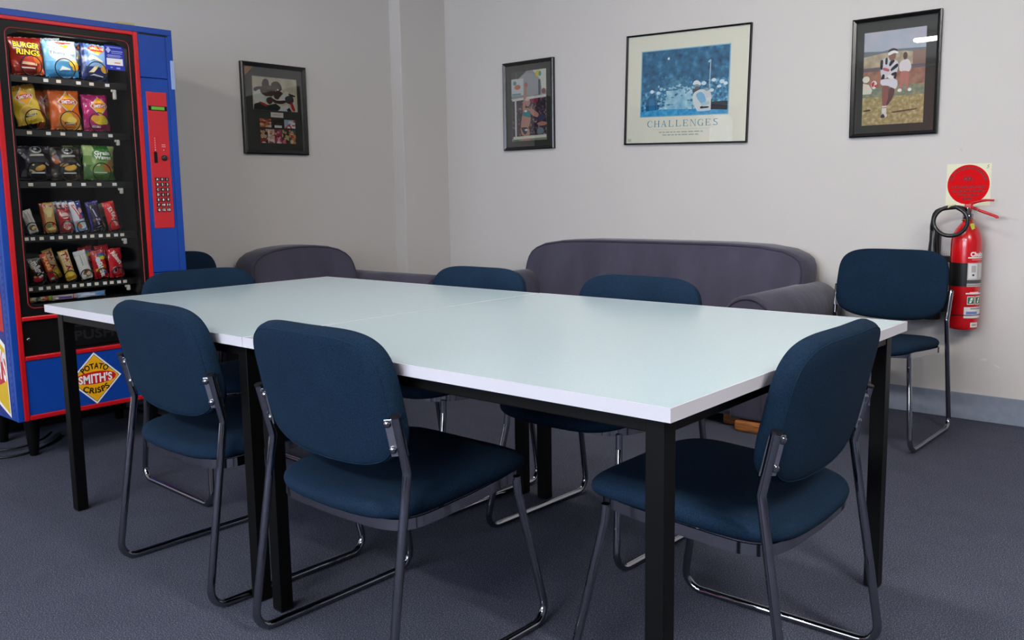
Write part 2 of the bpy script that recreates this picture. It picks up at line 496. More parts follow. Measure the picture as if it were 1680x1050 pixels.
CH = [(-2.316, 1.424, -.6, 'navy chair at the near left, nearest to the lozenge logo panel'),
      (-1.605, 1.424, -.8, 'navy chair seen from behind at the near table edge, where both tables meet'),
      (-.920, 1.797, 90.5, 'navy chair pushed in at the right-hand table end, in the right foreground'),
      (-3.004, 1.839, -92, 'navy chair at the left table end, its back before the vending machine'),
      (-2.323, 2.252, 179.4, 'navy chair behind the tables, its back just left of the sofa'),
      (-1.610, 2.260, 178.2, 'navy chair behind the tables, its back before the middle of the sofa'),
      (-1.334, 3.952, 179, 'navy chair standing alone by the back wall below the fire extinguisher'),
      (-4.185, 2.372, -90, 'navy chair half hidden behind the vending machine, beside the armchair')]
for i, (x, y, a, l) in enumerate(CH):
    c = chair0 if i == 0 else copy_tree(chair0)
    c.location = (x, y, 0); c.rotation_euler = (0, 0, rad(a)); label_of(c, l)

# ------------------------------------------------------------------ sofas
def make_sofa(name, label, cat, loc, rz, bl, br, al, ar, arch, aw_l, aw_r, depth, ncush):
    """local: u along the length, front towards -y, wall at y = 0"""
    t = thing(name, label, cat, loc, rz)
    z0 = .055
    b = MB(); b.box((al+.05, -depth+.035, z0), (ar-.05, -.06, .30), SUEDE, .02); b.build('base', t)
    # back
    e = (br-bl)/2; uc = (bl+br)/2
    pts = [(uc+e*u, z) for u, z in arch]+[(uc-e*u, z) for u, z in arch[::-1][1:]]
    pts = [(pts[0][0], .30)]+pts+[(pts[-1][0], .30)]
    th = .19
    bmm = bmesh.new(); vs = [bmm.verts.new((x, 0, z)) for x, z in pts]; f = bmm.faces.new(vs)
    r = bmesh.ops.extrude_face_region(bmm, geom=[f])
    bmesh.ops.translate(bmm, verts=[q for q in r['geom'] if isinstance(q, bmesh.types.BMVert)], vec=(0, -th, 0))
    bmesh.ops.recalc_face_normals(bmm, faces=bmm.faces[:])
    es = [q for q in bmm.edges if abs(q.verts[0].co.y-q.verts[1].co.y) < 1e-6]
    bmesh.ops.bevel(bmm, geom=es, offset=.028, segments=4, profile=.5, affect='EDGES')
    sh = lambda z: -.30*(.80-z) if z < .80 else 0
    for v in bmm.verts: v.co.y += sh(v.co.z)-.012
    b = MB(); b.bm(bmm, SUEDE); bk = b.build('backrest', t, autosmooth=True)
    cz = .5
    pp = [Vector((uc+(x-uc)*(1-.012/e), -th+.006+sh(z)-.012-.004, cz+(z-cz)*.965)) for x, z in pts]
    b = MB(); b.tube(pp, .0045, SUEDEP, 6); b.build('piping', bk)
    # arms with a rolled top
    for side, inner, outer in ((-1, bl if aw_l is None else al+aw_l, al), (1, ar-aw_r, ar)):
        lo, hi = min(inner, outer), max(inner, outer); w = hi-lo; R = w/2; cz = .619-R; cx = (lo+hi)/2
        o = []
        a0 = rad(-52); a1 = rad(232)
        for k in range(29):
            a = a0+(a1-a0)*k/28; o.append((cx+R*math.cos(a), cz+R*math.sin(a)))
        px = R*math.cos(a0)
        o = [(cx-px, z0), (cx+px, z0)]+o
        Mx = Matrix.Rotation(PI/2, 4, 'X')          # (x, y, z) -> (x, -z, y)
        b = MB(); b.prism(o, depth-.05, SUEDE, Matrix.Translation((0, -.05, 0)) @ Mx, .022); am = b.build('arm', t, autosmooth=True)
        ring = [(cx+(R-.016)*math.cos(rad(-60+300*k/32)), -depth-.001, cz+(R-.016)*math.sin(rad(-60+300*k/32))) for k in range(33)]
        b = MB(); b.tube(ring, .0045, SUEDEP, 6)
        ring = [(cx+(R*.45)*math.cos(2*PI*k/24), -depth-.001, cz+(R*.45)*math.sin(2*PI*k/24)) for k in range(24)]
        b.tube(ring, .003, SUEDEP, 6, True); b.build('piping', am)
    # seat cushions
    il, ir = (al+aw_l), (ar-aw_r)
    for k in range(ncush):
        a = il+(ir-il)*k/ncush+.004; c = il+(ir-il)*(k+1)/ncush-.004
        b = MB(); b.box((a, -depth+.02, .302), (c, -.36, .45), SUEDE, .035, seg=4); b.build('seat_cushion', t, autosmooth=True)
    # timber feet
    for u in (al+.16, ar-.16):
        b = MB(); b.box((u-.13, -depth+.08, 0), (u+.10, -depth+.14, .055), WOOD, .012); tag(b.build('foot_block', t), 'varnished timber block')
        b = MB(); b.box((u-.03, -depth-.005, 0), (u+.12, -depth+.055, .050), WOOD, .012); tag(b.build('foot', t), 'varnished timber foot')
        b = MB(); b.box((u-.05, -.20, 0), (u+.05, -.14, z0), WOOD, .01); tag(b.build('foot', t), 'varnished timber foot')
    return t
make_sofa('sofa', 'long slate grey suede sofa with rolled arms against the back wall', 'sofa', (-2.64, 4.452, 0), 0, -.89, .88, -1.01, 1.01,
          [(1.0, .60), (1.0, .66), (.993, .70), (.975, .733), (.94, .756), (.87, .780), (.72, .799), (.5, .807), (.25, .808), (0, .808)], .27, .27, .83, 3)
make_sofa('armchair', 'slate grey suede armchair with an arched back against the left wall', 'armchair', (XL+.02, 3.135, 0), PI/2, -.375, .355, -.495, .605,
          [(1.0, .58), (1.0, .63), (.985, .68), (.95, .715), (.88, .742), (.75, .768), (.55, .787), (.3, .797), (.15, .800), (0, .801)], .165, .265, .83, 1)

# ------------------------------------------------------------------ vending machine
FX = -3.798; MY0, MY1, MZ0, MZ1 = 1.338, 2.105, .196, 1.822; BX = -4.47
vm = thing('vending_machine', 'tall blue and red snack vending machine with a glass front at the left', 'vending machine', (-4.134, 1.7215, 0))
T = Matrix.Translation((4.134, -1.7215, 0))
def VB(): return MB(M=T)
def fr(y, z, off=0): return (FX+off, y, z)
b = VB()
b.box((BX, MY0, MZ0), (FX-.022, MY0+.02, MZ1), MBLUE, .004); b.box((BX, MY0+.02, MZ0), (BX+.02, MY1, MZ1), MBLUE)
b.box((BX+.02, MY0+.02, MZ1-.02), (FX-.022, MY1, MZ1), MBLUE); b.box((BX+.02, MY0+.02, MZ0), (FX-.022, MY1, MZ0+.02), MBLUE)
b.box((BX+.02, 1.972, MZ0+.02), (FX-.022, MY1, MZ1-.02), MBLUE)
cab = b.build('cabinet', vm)
# dark lining of the compartment
IY0, IY1, IZ0, IZ1, IX0 = 1.36, 1.970, .63, 1.795, -4.36
b = VB()
b.box((IX0, IY0, IZ0), (IX0+.01, IY1, IZ1), MDRK); b.box((IX0+.01, IY0, IZ0), (FX-.03, IY0+.01, IZ1), MDRK); b.box((IX0+.01, IY1-.01, IZ0), (FX-.03, IY1, IZ1), MDRK)
b.box((IX0+.01, IY0+.01, IZ1-.01), (FX-.03, IY1-.01, IZ1), MDRK); b.box((IX0+.01, IY0+.01, IZ0), (FX-.03, IY1-.01, IZ0+.01), MDRK)
b.build('interior_lining', vm)
# the lamp inside, behind the top of the door
b = VB(); b.tube([(FX-.05, 1.42, 1.762), (FX-.05, 1.93, 1.762)], .012, mat('tube_lamp', (.9, .9, .9), emit=(1, .97, .92), estr=TUBE_STR), 12)
b.build('tube_lamp', vm)
# door: frame, trim, bezel, glass
b = VB()
b.box((FX-.021, MY0, MZ0), (FX, MY0+.023, MZ1), MBLUE, .002)
b.box((FX-.021, MY0+.023, 1.797), (FX, MY1, MZ1), MBLUE, .002)
b.box((FX-.021, 1.946, .757), (FX, MY1-.032, 1.606), MBLUE, .002); b.box((FX-.021, 1.946, 1.609), (FX, MY1-.032, 1.797), MBLUE, .002)
b.box((FX-.021, 1.946, MZ0), (FX, MY1-.032, .754), MBLUE, .002)
b.box((FX-.021, MY1-.031, MZ0), (FX, MY1, 1.797), MBLUE, .002)
b.box((FX-.002, 1.952, 1.789), (FX+.0006, 2.083, 1.796), MBLK)
door = b.build('door', vm)
b = VB(); RZ = .004
for lo, hi in (((1.361, MZ0), (1.382, 1.797)), ((1.926, MZ0), (1.946, 1.797)), ((1.382, 1.780), (1.926, 1.797)), ((1.382, .603), (1.926, .621)), ((1.382, .441), (1.926, .460)), ((1.382, .197), (1.926, .217))):
    b.box((FX-.02, *lo), (FX+RZ, *hi), MRED, .004)
tag(b.build('door_trim', door), 'red trim strips')
# black bezel: ring with a rounded opening
b = VB(); O = rrect(1.422, .662, 1.896, 1.742, .022); 
n = len(O)
def outer(p):
    y = min(max(p[0], 1.382), 1.926); z = min(max(p[1], .621), 1.780)
    cy, cz = 1.659, 1.202
    dy, dz = p[0]-cy, p[1]-cz
    if abs(dy)/.237 > abs(dz)/.54: return (1.382 if dy < 0 else 1.926, cz+dz*(.578/.54) if abs(dz) > .5 else p[1])
    return (cy+dy*(.272/.237) if abs(dy) > .2 else p[0], .621 if dz < 0 else 1.780)
OO = [outer(p) for p in O]
vs = [fr(*p, -.003) for p in O]+[fr(*p, -.003) for p in OO]+[fr(*p, -.026) for p in O]
fs = [[i, (i+1) % n, n+(i+1) % n, n+i] for i in range(n)]+[[i, 2*n+i, 2*n+(i+1) % n, (i+1) % n] for i in range(n)]
b.add(vs, fs, MBLK)
for cyy, czz in ((1.382, .621), (1.926, .621), (1.382, 1.78), (1.926, 1.78)):
    sy = 1 if cyy < 1.6 else -1; sz = 1 if czz < 1 else -1
    b.poly([fr(cyy, czz, -.0035), fr(cyy+sy*.075, czz, -.0035), fr(cyy+sy*.075, czz+sz*.042, -.0035), fr(cyy, czz+sz*.075, -.0035)], MBLK)
b.tube([fr(*p, -.002) for p in rrect(1.413, .652, 1.905, 1.752, .026)], .0024, mat('thin_red_line', hexc('7e1114'), .4), 6, True)
b.build('bezel', door)
b = VB(); b.box((FX-.016, 1.418, .658), (FX-.011, 1.900, 1.746), GLASS); gl = b.build('glass_pane', door)
# notice stuck on the glass
b = VB(); NB = ink('1b2a9c'); 
def rect(y0, z0, y1, z1, m, off): b.poly([fr(y0, z0, off), fr(y1, z0, off), fr(y1, z1, off), fr(y0, z1, off)], m)
o = -.0105
rect(1.803, 1.628, 1.886, 1.729, NB, o); rect(1.810, 1.648, 1.879, 1.676, WHITE, o+.0004)
rect(1.842, 1.655, 1.868, 1.661, ink('d99a94'), o+.0008)
for z, y0, y1, h in ((1.722, 1.812, 1.876, .002), (1.706, 1.832, 1.88, .0028), (1.698, 1.832, 1.878, .0018), (1.690, 1.815, 1.87, .0016), (1.686, 1.812, 1.876, .0016), (1.682, 1.815, 1.868, .0016), (1.638, 1.85, 1.866, .005), (1.639, 1.824, 1.834, .003)):
    rect(y0, z-h, y1, z+h*.3, ink('9aa2dd'), o+.0004)
b.poly([fr(1.819, 1.722, o+.0004), fr(1.808, 1.709, o+.0004), fr(1.819, 1.696, o+.0004), fr(1.830, 1.709, o+.0004)], ink('b9bfe8'))
tag(b.build('notice_sticker', gl), 'blue notice with a white box stuck inside the glass')
# control panel
b = VB(); b.box((FX-.002, 1.967, .953), (FX+.003, 2.060, 1.548), PRED, .002); pan = b.build('control_panel', door)
b = VB(); b.box((FX+.002, 1.973, 1.468), (FX+.004, 2.058, 1.488), MBLK); b.box((FX+.004, 1.986, 1.4715), (FX+.0047, 2.046, 1.485), mat('display_green', hexc('4c8a1e'), .4, emit=hexc('5a9a20'), estr=.35)); b.build('display', pan)
b = VB(); b.box((FX+.002, 1.984, 1.240), (FX+.005, 1.999, 1.289), MBLK, .001); b.build('coin_slot', pan)
b = VB(); b.lathe([(.0125, 0), (.0125, .006), (.010, .010), (.002, .011)], RUBBER, 20, Matrix.Translation(fr(2.031, 1.263, .003)) @ Matrix.Rotation(PI/2, 4, 'Y')); b.build('return_button', pan)
b = VB()
for k, z in enumerate((1.305, 1.315, 1.325, 1.335, 1.345)): b.poly([fr(1.990, z, .0034), fr(1.994, z, .0034), fr(1.994, z+.006, .0034), fr(1.990, z+.006, .0034)], ink('d98a8a'))
for z in (1.300, 1.308): b.poly([fr(2.022, z+.01, .0034), fr(2.04, z+.01, .0034), fr(2.04, z+.014, .0034), fr(2.022, z+.014, .0034)], ink('d98a8a'))
b.poly([fr(1.989, 1.296, .0034), fr(1.995, 1.296, .0034), fr(1.992, 1.300, .0034)], WHITE); b.poly([fr(2.028, 1.296, .0034), fr(2.034, 1.296, .0034), fr(2.031, 1.300, .0034)], WHITE)
b.build('panel_marking', pan)
KEYS = ['A01', 'B23', 'C45', 'D67', 'E89', ('F', '10', '11'), ('G', '12', '13')]
for r in range(7):
    for c in range(3):
        y = 1.990+.0228*c; z = 1.169-.0225*r
        b = VB(); b.box((FX+.002, y-.0085, z-.0085), (FX+.006, y+.0085, z+.0085), RUBBER, .0012)
        k = KEYS[r][c]
        lettering(b, k, lambda x, q: fr(y+x, z-.0048+q, .0064), None if len(k) == 1 else .0125, .0096, WHITE, .03)
        b.build('key', pan)
# delivery hatch with the push flap
b = VB(); b.box((FX-.03, 1.382, .460), (FX-.012, 1.926, .603), MBLK); hat = b.build('delivery_panel', door)
b = VB(); b.box((FX-.014, 1.56, .472), (FX-.006, 1.86, .592), MBLK, .004); b.box((FX-.007, 1.59, .556), (FX-.0045, 1.80, .562), RUBBER); fl = b.build('push_flap', hat)
b = VB(); lettering(b, 'PUSH', lambda x, q: fr(1.668+x, .498+q, -.0055), .165, .042, mat('embossed_black', hexc('17181a'), .35), .03); b.build('embossed_lettering', fl)
b = VB(); b.lathe([(.008, 0), (.008, .006), (.002, .007)], CHROME, 14, Matrix.Translation(fr(1.405, .527, -.012)) @ Matrix.Rotation(PI/2, 4, 'Y')); b.build('lock', hat)
# lower panel and logo
b = VB(); b.box((FX-.02, 1.382, .217), (FX-.002, 1.926, .441), MBLUE); low = b.build('lower_panel', door)
YEL = ink('f0ac10', .35); RED = ink('c4181f', .35); WH = ink('eeece8', .35); NAV = ink('1a2f6e', .35); BLK = ink('15120f', .35)
def logo(mb, f, R, full=True, silver=False):
    """yellow lozenge, red wavy band, white SMITH'S; f(x, y, layer)"""
    for k, (q, m) in enumerate(((1.0, WH if not silver else ink('c9ccd4')), (.92, NAV if not silver else ink('e9ebf0')), (.895, YEL))):
        mb.poly([f(R*q, 0, k), f(0, R*q, k), f(-R*q, 0, k), f(0, -R*q, k)], m)
    band = []
    w = .80*R
    for k in range(25):
        x = -w+2*w*k/24; band.append((x, R*(.02+.24*math.sqrt(max(0, 1-(x/w)**2))*1)))
    low_ = [(x, -.02*R-R*.20*math.sqrt(max(0, 1-(x/w)**2))) for x, _ in band][::-1]
    mb.poly([f(x, y, 3) for x, y in band+low_[1:-1]], RED)
    def bulge(x, q):
        s = math.sqrt(max(.1, 1-(x/(.8*R))**2)); return f(x, (q-.5)*R*.36*(.5+.55*s), 4)
    lettering(mb, "SMITH'S", bulge, 1.28*R, 1.0, WH, .035)
    if full:
        g = arc_f(0, -.34*R, .70*R, 0); lettering(mb, 'POTATO', lambda x, q: f(*g(x, q), 4), .92*R, .23*R, BLK, .03)
        lettering(mb, 'CRISPS', lambda x, q: f(*h2(x, q), 4), .88*R, .23*R, BLK, .03)
def h2(x, q):   # text hanging on the lower arc (baseline outermost)
    r = .70*LR; a = -PI/2 + x/r; qq = r+.23*LR-q
    return (qq*math.cos(a), .34*LR+qq*math.sin(a))
LR = .112
b = VB(); logo(b, lambda x, y, k: fr(1.656+x, .327+y, -.0016+.0003*k), LR); tag(b.build('logo_sticker', low), 'yellow lozenge logo with white lettering on a red band')
# graphics on the left side
b = VB()
def sd(x, z, k): return (x, MY0-.0006-.0003*k, z)
SX = lambda p, k: [sd(x, z, k) for x, z in p]
b.poly(SX([(-4.44, .23), (-3.862, .205), (-3.862, .80), (-3.90, 1.02), (-4.44, 1.1)], 0), ink('26307e'))
b.poly(SX([(-4.3, .60), (-3.868, .56), (-3.868, .80), (-3.90, .96), (-4.2, 1.0)], 1), ink('b3261c'))
b.poly(SX([(-4.2, .70), (-3.95, .72), (-3.868, .80), (-3.90, .96), (-4.1, .98)], 2), ink('d8b06a'))
dm = [(-4.09, .72), (-3.866, .50), (-3.864, .215), (-4.09, .03)]
b.poly(SX([(-4.16, .655), (-3.87, .508), (-3.864, .207), (-4.0, .255), (-4.3, .42)], 3), WH)
b.poly(SX([(-4.16, .632), (-3.878, .490), (-3.872, .222), (-4.0, .272), (-4.28, .42)], 4), ink('d8b21c'))
b.poly(SX([(-4.2, .60), (-3.878, .462), (-3.874, .36), (-3.95, .335), (-4.2, .345)], 5), RED)
lettering(b, "SMITH'S", lambda x, q: sd(-4.01+x, .365+q*(1-.25*(x/.26)**2)-.10*(x), 6), .27, .135, WH, .035)
b.build('side_graphic', cab)
b = VB()
for k in range(58):
    z = .235+k*.027; b.box((-3.836, MY0-.0008, z), (-3.832, MY0+.0002, z+.012), ink('0b2768'))
b.build('rivet_strip', cab)
# legs
for x in (-3.99, -4.33):
    for y in (1.456, 1.99):
        b = VB(); b.lathe([(.016, 0), (.018, .004), (.034, .17), (.036, .196)], BLACKM, 20, Matrix.Translation((x, y, 0))); b.build('leg', vm)
b = VB(); b.box((-4.455, 1.36, .012), (-4.44, 2.08, .196), MBLK); b.build('added_shade_panel', vm)  # black panel added to stand in for the shade under the machine
# clear handle strip on the right edge
b = VB(); b.box((FX-.004, MY1-.016, 1.565), (FX+.004, MY1+.002, 1.69), mat('clear_plastic', hexc('8ea0c4'), .15), .002); b.build('edge_clip', door)

# shelves, price tags and wire coils
TAGC = ink('e9dccb'); TAGW = ink('e4e4e4'); CLIP = ink('c9c6ba')
XI = -3.928
ROWS = [dict(z=1.590, sl=[1.553, 1.688, 1.822], r=.041, tg=[1.522, 1.604, 1.655, 1.737, 1.792, 1.860]),
        dict(z=1.374, sl=[1.553, 1.693, 1.813], r=.041, tg=[1.522, 1.597, 1.655, 1.725, 1.790, 1.858]),
        dict(z=1.163, sl=[1.547, 1.673, 1.810], r=.039, tg=[1.51, 1.60, 1.665, 1.725, 1.792, 1.860]),
        dict(z=.940, sl=[1.505, 1.576, 1.645, 1.712, 1.782, 1.852], r=.026, tg=[1.475, 1.50, 1.535, 1.577, 1.612, 1.650, 1.682, 1.712, 1.745, 1.782, 1.815, 1.85, 1.878]),
        dict(z=.731, sl=[1.512, 1.563, 1.642, 1.711, 1.782, 1.850], r=.026, tg=[1.474, 1.515, 1.546, 1.583, 1.617, 1.652, 1.684, 1.715, 1.748, 1.785, 1.815, 1.848, 1.875]),
        dict(z=.655, sl=[], r=.02, tg=[])]
WIRE = mat('coil_wire', hexc('17181a'), .3, .5)
for R in ROWS:
    z = R['z']
    b = VB(); b.box((IX0+.012, IY0+.012, z-.006), (XI-.004, IY1-.012, z-.002), MDRK)
    if R['tg']: b.box((XI-.004, IY0+.012, z-.028), (XI+.002, IY1-.012, z-.001), MDRK, .001)
    sh = b.build('shelf', vm)
    for k, y in enumerate(R['tg']):
        w = .0085 if len(R['tg']) > 8 else .0095
        b = VB(); b.box((XI+.0015, y-w, z-.020), (XI+.003, y+w, z-.007), TAGC if k % 2 == 0 else TAGW); b.build('price_tag', sh)
    if z > .7:
        b = VB(); b.box((XI-.01, 1.884, z-.055 if z < 1.5 else z-.072), (XI+.006, 1.898, z-.03), CLIP, .004); b.box((XI-.006, 1.876, z-.04), (XI+.004, 1.884, z-.03), CLIP, .002)
        b.build('shelf_clip', sh)
    for y in R['sl']:
        r = R['r']; b = VB()
        for x in (XI, XI-(.068 if r > .03 else .106), XI-.165):
            b.tube([(x, y+r*math.cos(2*PI*k/28), z+r+.001+r*math.sin(2*PI*k/28)) for k in range(28)], .0021, WIRE, 6, True)
        b.tube([(XI, y, z+.001), (XI-.3, y, z+.001)], .0017, WIRE, 6)
        b.build('coil', vm)

# ------------------------------------------------------------------ snack packets in the machine
def packet(name, label, cat, group, w, h, t, base, decals, loc, roll=0, lean=0, yaw=0, top=None, crimp=.07, seed=0):
    w *= 1.13
    loc = (loc[0], loc[1], loc[2]+w/2*abs(math.sin(rad(roll)))*.95)
    rnd = random.Random(seed+hash(round(w*1e4))%97)
    ph = [rnd.uniform(0, 6.28) for _ in range(6)]
    def out(x, z, back=False):
        u = max(-1, min(1, 2*x/w)); v = max(-1, min(1, 2*z/h-1))
        k = (max(0, 1-abs(u)**2.2)**.75)*(max(0, 1-(abs(v)/(1-crimp))**3)**.6 if abs(v) < 1-crimp else 0)
        wr = .09*t*math.sin(5*u+ph[0]+2*v)*math.sin(4*v+ph[1])*(.4+.6*abs(u))+.05*t*math.sin(9*u*v+ph[3])*abs(u)
        fold = .05*t*math.sin(26*u+ph[2]) if abs(v) > .72 else 0
        return (-1 if back else 1)*t/2*k+wr+fold
    nu, nv = 24, 30
    b = MB(); vs = []; cells = {}
    def pt(i, j, bk):
        u = -1+2*i/nu; v = -1+2*j/nv
        x = u*w/2*(1-.05*(1-abs(v)**2)); z = (v+1)*h/2
        return (out(u*w/2, z, bk) if 0 < i < nu and 0 < j < nv else out(u*w/2, z), x, z)
    idx = {}; b.mi(ink('d0ccc6'))
    def vid(i, j, bk):
        key = (i, j, bk and 0 < i < nu and 0 < j < nv)
        if key not in idx: idx[key] = len(b.v); b.v.append(Vector(pt(i, j, bk)))
        return idx[key]
    for bk in (False, True):
        for i in range(nu):
            for j in range(nv):
                q = [vid(i, j, bk), vid(i+1, j, bk), vid(i+1, j+1, bk), vid(i, j+1, bk)]
                if bk: q = q[::-1]
                c = base((i+.5)/nu, (j+.5)/nv) if callable(base) else base
                b.f.append(q); b.fm.append(b.mi(mat('foil_'+c, hexc(c), .22, spec=.7))); b.sm.append(True)
    def S(x, z, lay): return (out(x, z)+.0013+.0004*lay, x*(1-.05*(1-(2*z/h-1)**2)), z)
    def P(pts, hx, lay):
        bm_ = bmesh.new(); f = bm_.faces.new([bm_.verts.new((x, z, 0)) for x, z in pts])
        bmesh.ops.triangulate(bm_, faces=[f]); bmesh.ops.subdivide_edges(bm_, edges=bm_.edges[:], cuts=3, use_grid_fill=True)
        for v in bm_.verts: v.co = Vector(S(v.co.x, v.co.y, lay))
        b.bm(bm_, mat("foil_"+hx, hexc(hx), .22, spec=.7), None, True)
    for lay, d in enumerate(decals):
        if d[0] == 'p': P([(x*w/2, z*h) for x, z in d[1]], d[2], lay)
        elif d[0] == 'e': P([(x, z) for x, z in ell(d[1]*w/2, d[2]*h, d[3]*w/2, d[4]*h, 18, d[6] if len(d) > 6 else 0)], d[5], lay)
        elif d[0] == 't':
            _, txt, cx, cz, tw, th_, hx, rot, bold = d; cr, sr = math.cos(rot), math.sin(rot)
            tw *= w; th_ *= h
            lettering(b, txt, lambda x, q: S(cx*w/2+x*cr-(q-th_/2)*sr, cz*h+x*sr+(q-th_/2)*cr, lay), tw, th_, ink(hx, .35), bold)
        elif d[0] == 'logo':
            _, cx, cz, Rr = d; Rr *= w
            class Sub: pass
            sub = MB(); logo(sub, lambda x, y, k: (x, y, k*.0004), Rr, False, True)
            off = len(b.v)
            for mi_ in range(len(sub.mats)):
                fcs = [f for f, q in zip(sub.f, sub.fm) if q == mi_]
                bm_ = bmesh.new(); vv = [bm_.verts.new(p) for p in sub.v]
                for f in fcs:
                    try: bm_.faces.new([vv[i] for i in f])
                    except ValueError: pass
                bmesh.ops.delete(bm_, geom=[v for v in bm_.verts if not v.link_faces], context='VERTS')
                if len(fcs) < 4:
                    bmesh.ops.triangulate(bm_, faces=bm_.faces[:]); bmesh.ops.subdivide_edges(bm_, edges=bm_.edges[:], cuts=3, use_grid_fill=True)
                for v in bm_.verts:
                    p = Vector(S(cx*w/2+v.co.x, cz*h+v.co.y, lay)); v.co = p+Vector((v.co.z, 0, 0))
                b.bm(bm_, sub.mats[mi_], None, True)
    bmm = None
    o = b.build(name, None, loc)
    o.rotation_euler = (rad(roll), rad(lean), rad(yaw))
    tag(o, label, cat, group)
    return o
def behind(o, dx, dy, dz, label, roll=0):
    c = o.copy(); C.objects.link(c); c.location = o.location+Vector((dx, dy, dz+.055*abs(math.sin(rad(roll))))); c.rotation_euler.x += rad(roll); c['label'] = label; return c
G1, G2, G3, G4, G5, G6 = ['snack packets on the %s shelf of the machine' % s for s in ('top', 'second', 'third', 'fourth', 'fifth', 'lowest')]
X0 = XI-.036
GAP = lambda z: z+.0045
def grad(a, bb, cut=.5, soft=0): return lambda u, v: a if v > cut else bb
# top shelf
z = GAP(1.590)
packet('crisp_packet', 'dark red crisp packet with yellow block lettering, top shelf left', 'crisp packet', G1, .118, .150, .042,
       lambda u, v: '7a1710' if v > .55 else ('8f2413' if u < .75 else 'b9481c'),
       [('e', .0, .33, .66, .24, '8e1512'), ('e', .1, .36, .40, .13, 'c8432a'), ('p', [(-.4, .28), (.5, .24), (.5, .30), (-.35, .35)], 'e8c7a6'), ('e', .6, .42, .3, .12, 'd8702c'),
        ('t', 'BURGER', 0, .78, .80, .17, '15100c', -.08, .09), ('t', 'BURGER', 0, .78, .78, .15, 'e9cc1e', -.08, .03), ('t', 'RINGS', .05, .585, .74, .17, '15100c', -.08, .09), ('t', 'RINGS', .05, .585, .72, .15, 'e9cc1e', -.08, .03),
        ('p', [(-.45, .17), (.35, .15), (.35, .185), (-.45, .205)], 'f0e6da')], (X0, 1.553, z), 3, 0, 0, seed=1)
p2 = packet('crisp_packet', 'pale blue crisp packet with thin grey lettering, front one on the top shelf', 'crisp packet', G1, .128, .152, .044,
       lambda u, v: ('cfe3ee' if u > .3 else '7db9df') if v > .42 else ('5aa5d6' if v > .2 else '3f8fc8'),
       [('e', .0, .66, .75, .22, 'dbe8ee'), ('p', [(-.35, .97), (.75, .95), (.2, .74)], 'e9e6da'), ('p', [(-.28, .95), (.66, .935), (.5, .88), (-.12, .885)], 'c8391f'), ('p', [(-.1, .875), (.5, .87), (.2, .77)], 'e7a71c'),
        ('t', 'Thinly Cut', .06, .63, .80, .10, '6d7c88', -.06, .0), ('e', .68, .36, .34, .10, 'e9bd3a', -.3), ('e', .75, .27, .25, .08, 'd9a52c', .4), ('p', [(-.3, .17), (-.1, .30), (.4, .24), (.4, .20), (-.05, .2)], 'e6eaec'), ('e', -.6, .9, .16, .07, 'e9f1f5')], (X0, 1.690, z), 3, 0, 2, seed=2)
behind(p2, -.07, -.022, .012, 'pale blue crisp packet mostly hidden behind the front pale blue one', 4)
p3 = packet('crisp_packet', 'navy and blue crisp packet with a red and yellow half lozenge, beside the notice', 'crisp packet', G1, .108, .155, .042,
       lambda u, v: '27356e' if (v < .36 or u < .14) else ('7ba0cc' if u > .25 else '5b7fb8'),
       [('p', [(-.55, .86), (.1, .95), (.75, .87), (.1, .68)], 'e7a71c'), ('p', [(-.55, .86), (-.2, .95), (.4, .95), (.75, .87), (.5, .79), (-.35, .79)], 'c8391f'), ('t', "SMITH'S", .1, .87, .50, .07, 'f2e9dc', 0, .03),
        ('p', [(-.6, .56), (-.4, .68), (-.1, .66), (.5, .54), (.5, .51), (-.2, .57), (-.5, .52)], 'efe6c6'), ('p', [(-.55, .20), (-.1, .40), (.2, .42), (.0, .30), (-.2, .21)], 'efe2b4'), ('e', .62, .32, .3, .10, 'd6a63c', -.5), ('p', [(-.5, .11), (-.2, .17), (.5, .13), (.5, .10), (-.2, .13)], 'e2e2d8')], (X0, 1.825, z), -2, 0, 0, seed=3)
behind(p3, -.07, -.010, .006, 'navy crisp packet peeping out behind the blue one with the half lozenge', 5)
# second shelf
z = GAP(1.374)
packet('crisp_packet', 'yellow crisp packet leaning to the left with a lozenge logo, second shelf', 'crisp packet', G2, .100, .160, .044,
       lambda u, v: 'a8791c' if v > .86 else ('d9b22c' if u < .7 else 'e3c24a'),
       [('logo', .0, .70, .36), ('e', .0, .30, .72, .20, 'e6cb50'), ('e', -.1, .34, .42, .11, 'd9a83a'), ('e', .25, .28, .32, .08, 'efdc84'), ('p', [(-.35, .185), (.5, .215), (.5, .255), (-.35, .225)], '26211c'), ('e', .08, .22, .34, .008, 'f0ead8')], (X0, 1.548, z+.006), 14, 0, 0, seed=4)
po = packet('crisp_packet', 'orange crisp packet with a silver edged lozenge logo, middle of the second shelf', 'crisp packet', G2, .116, .164, .044,
       lambda u, v: 'd8641c' if v > .34 or u < .2 else ('c9781f' if u < .8 else 'd8a03a'),
       [('logo', .18, .70, .36), ('e', .1, .28, .70, .20, 'd97a1e'), ('e', .0, .32, .45, .12, 'e9bb34'), ('e', .3, .24, .34, .09, 'efcf5c'), ('p', [(-.2, .14), (.62, .12), (.62, .165), (-.2, .185)], '2a1f18'), ('e', .2, .153, .34, .008, 'f0ead8')], (X0, 1.688, z), 2, 0, 0, seed=5)
behind(po, -.07, -.028, .004, 'orange crisp packet sticking out behind the left of the front orange one', 4)
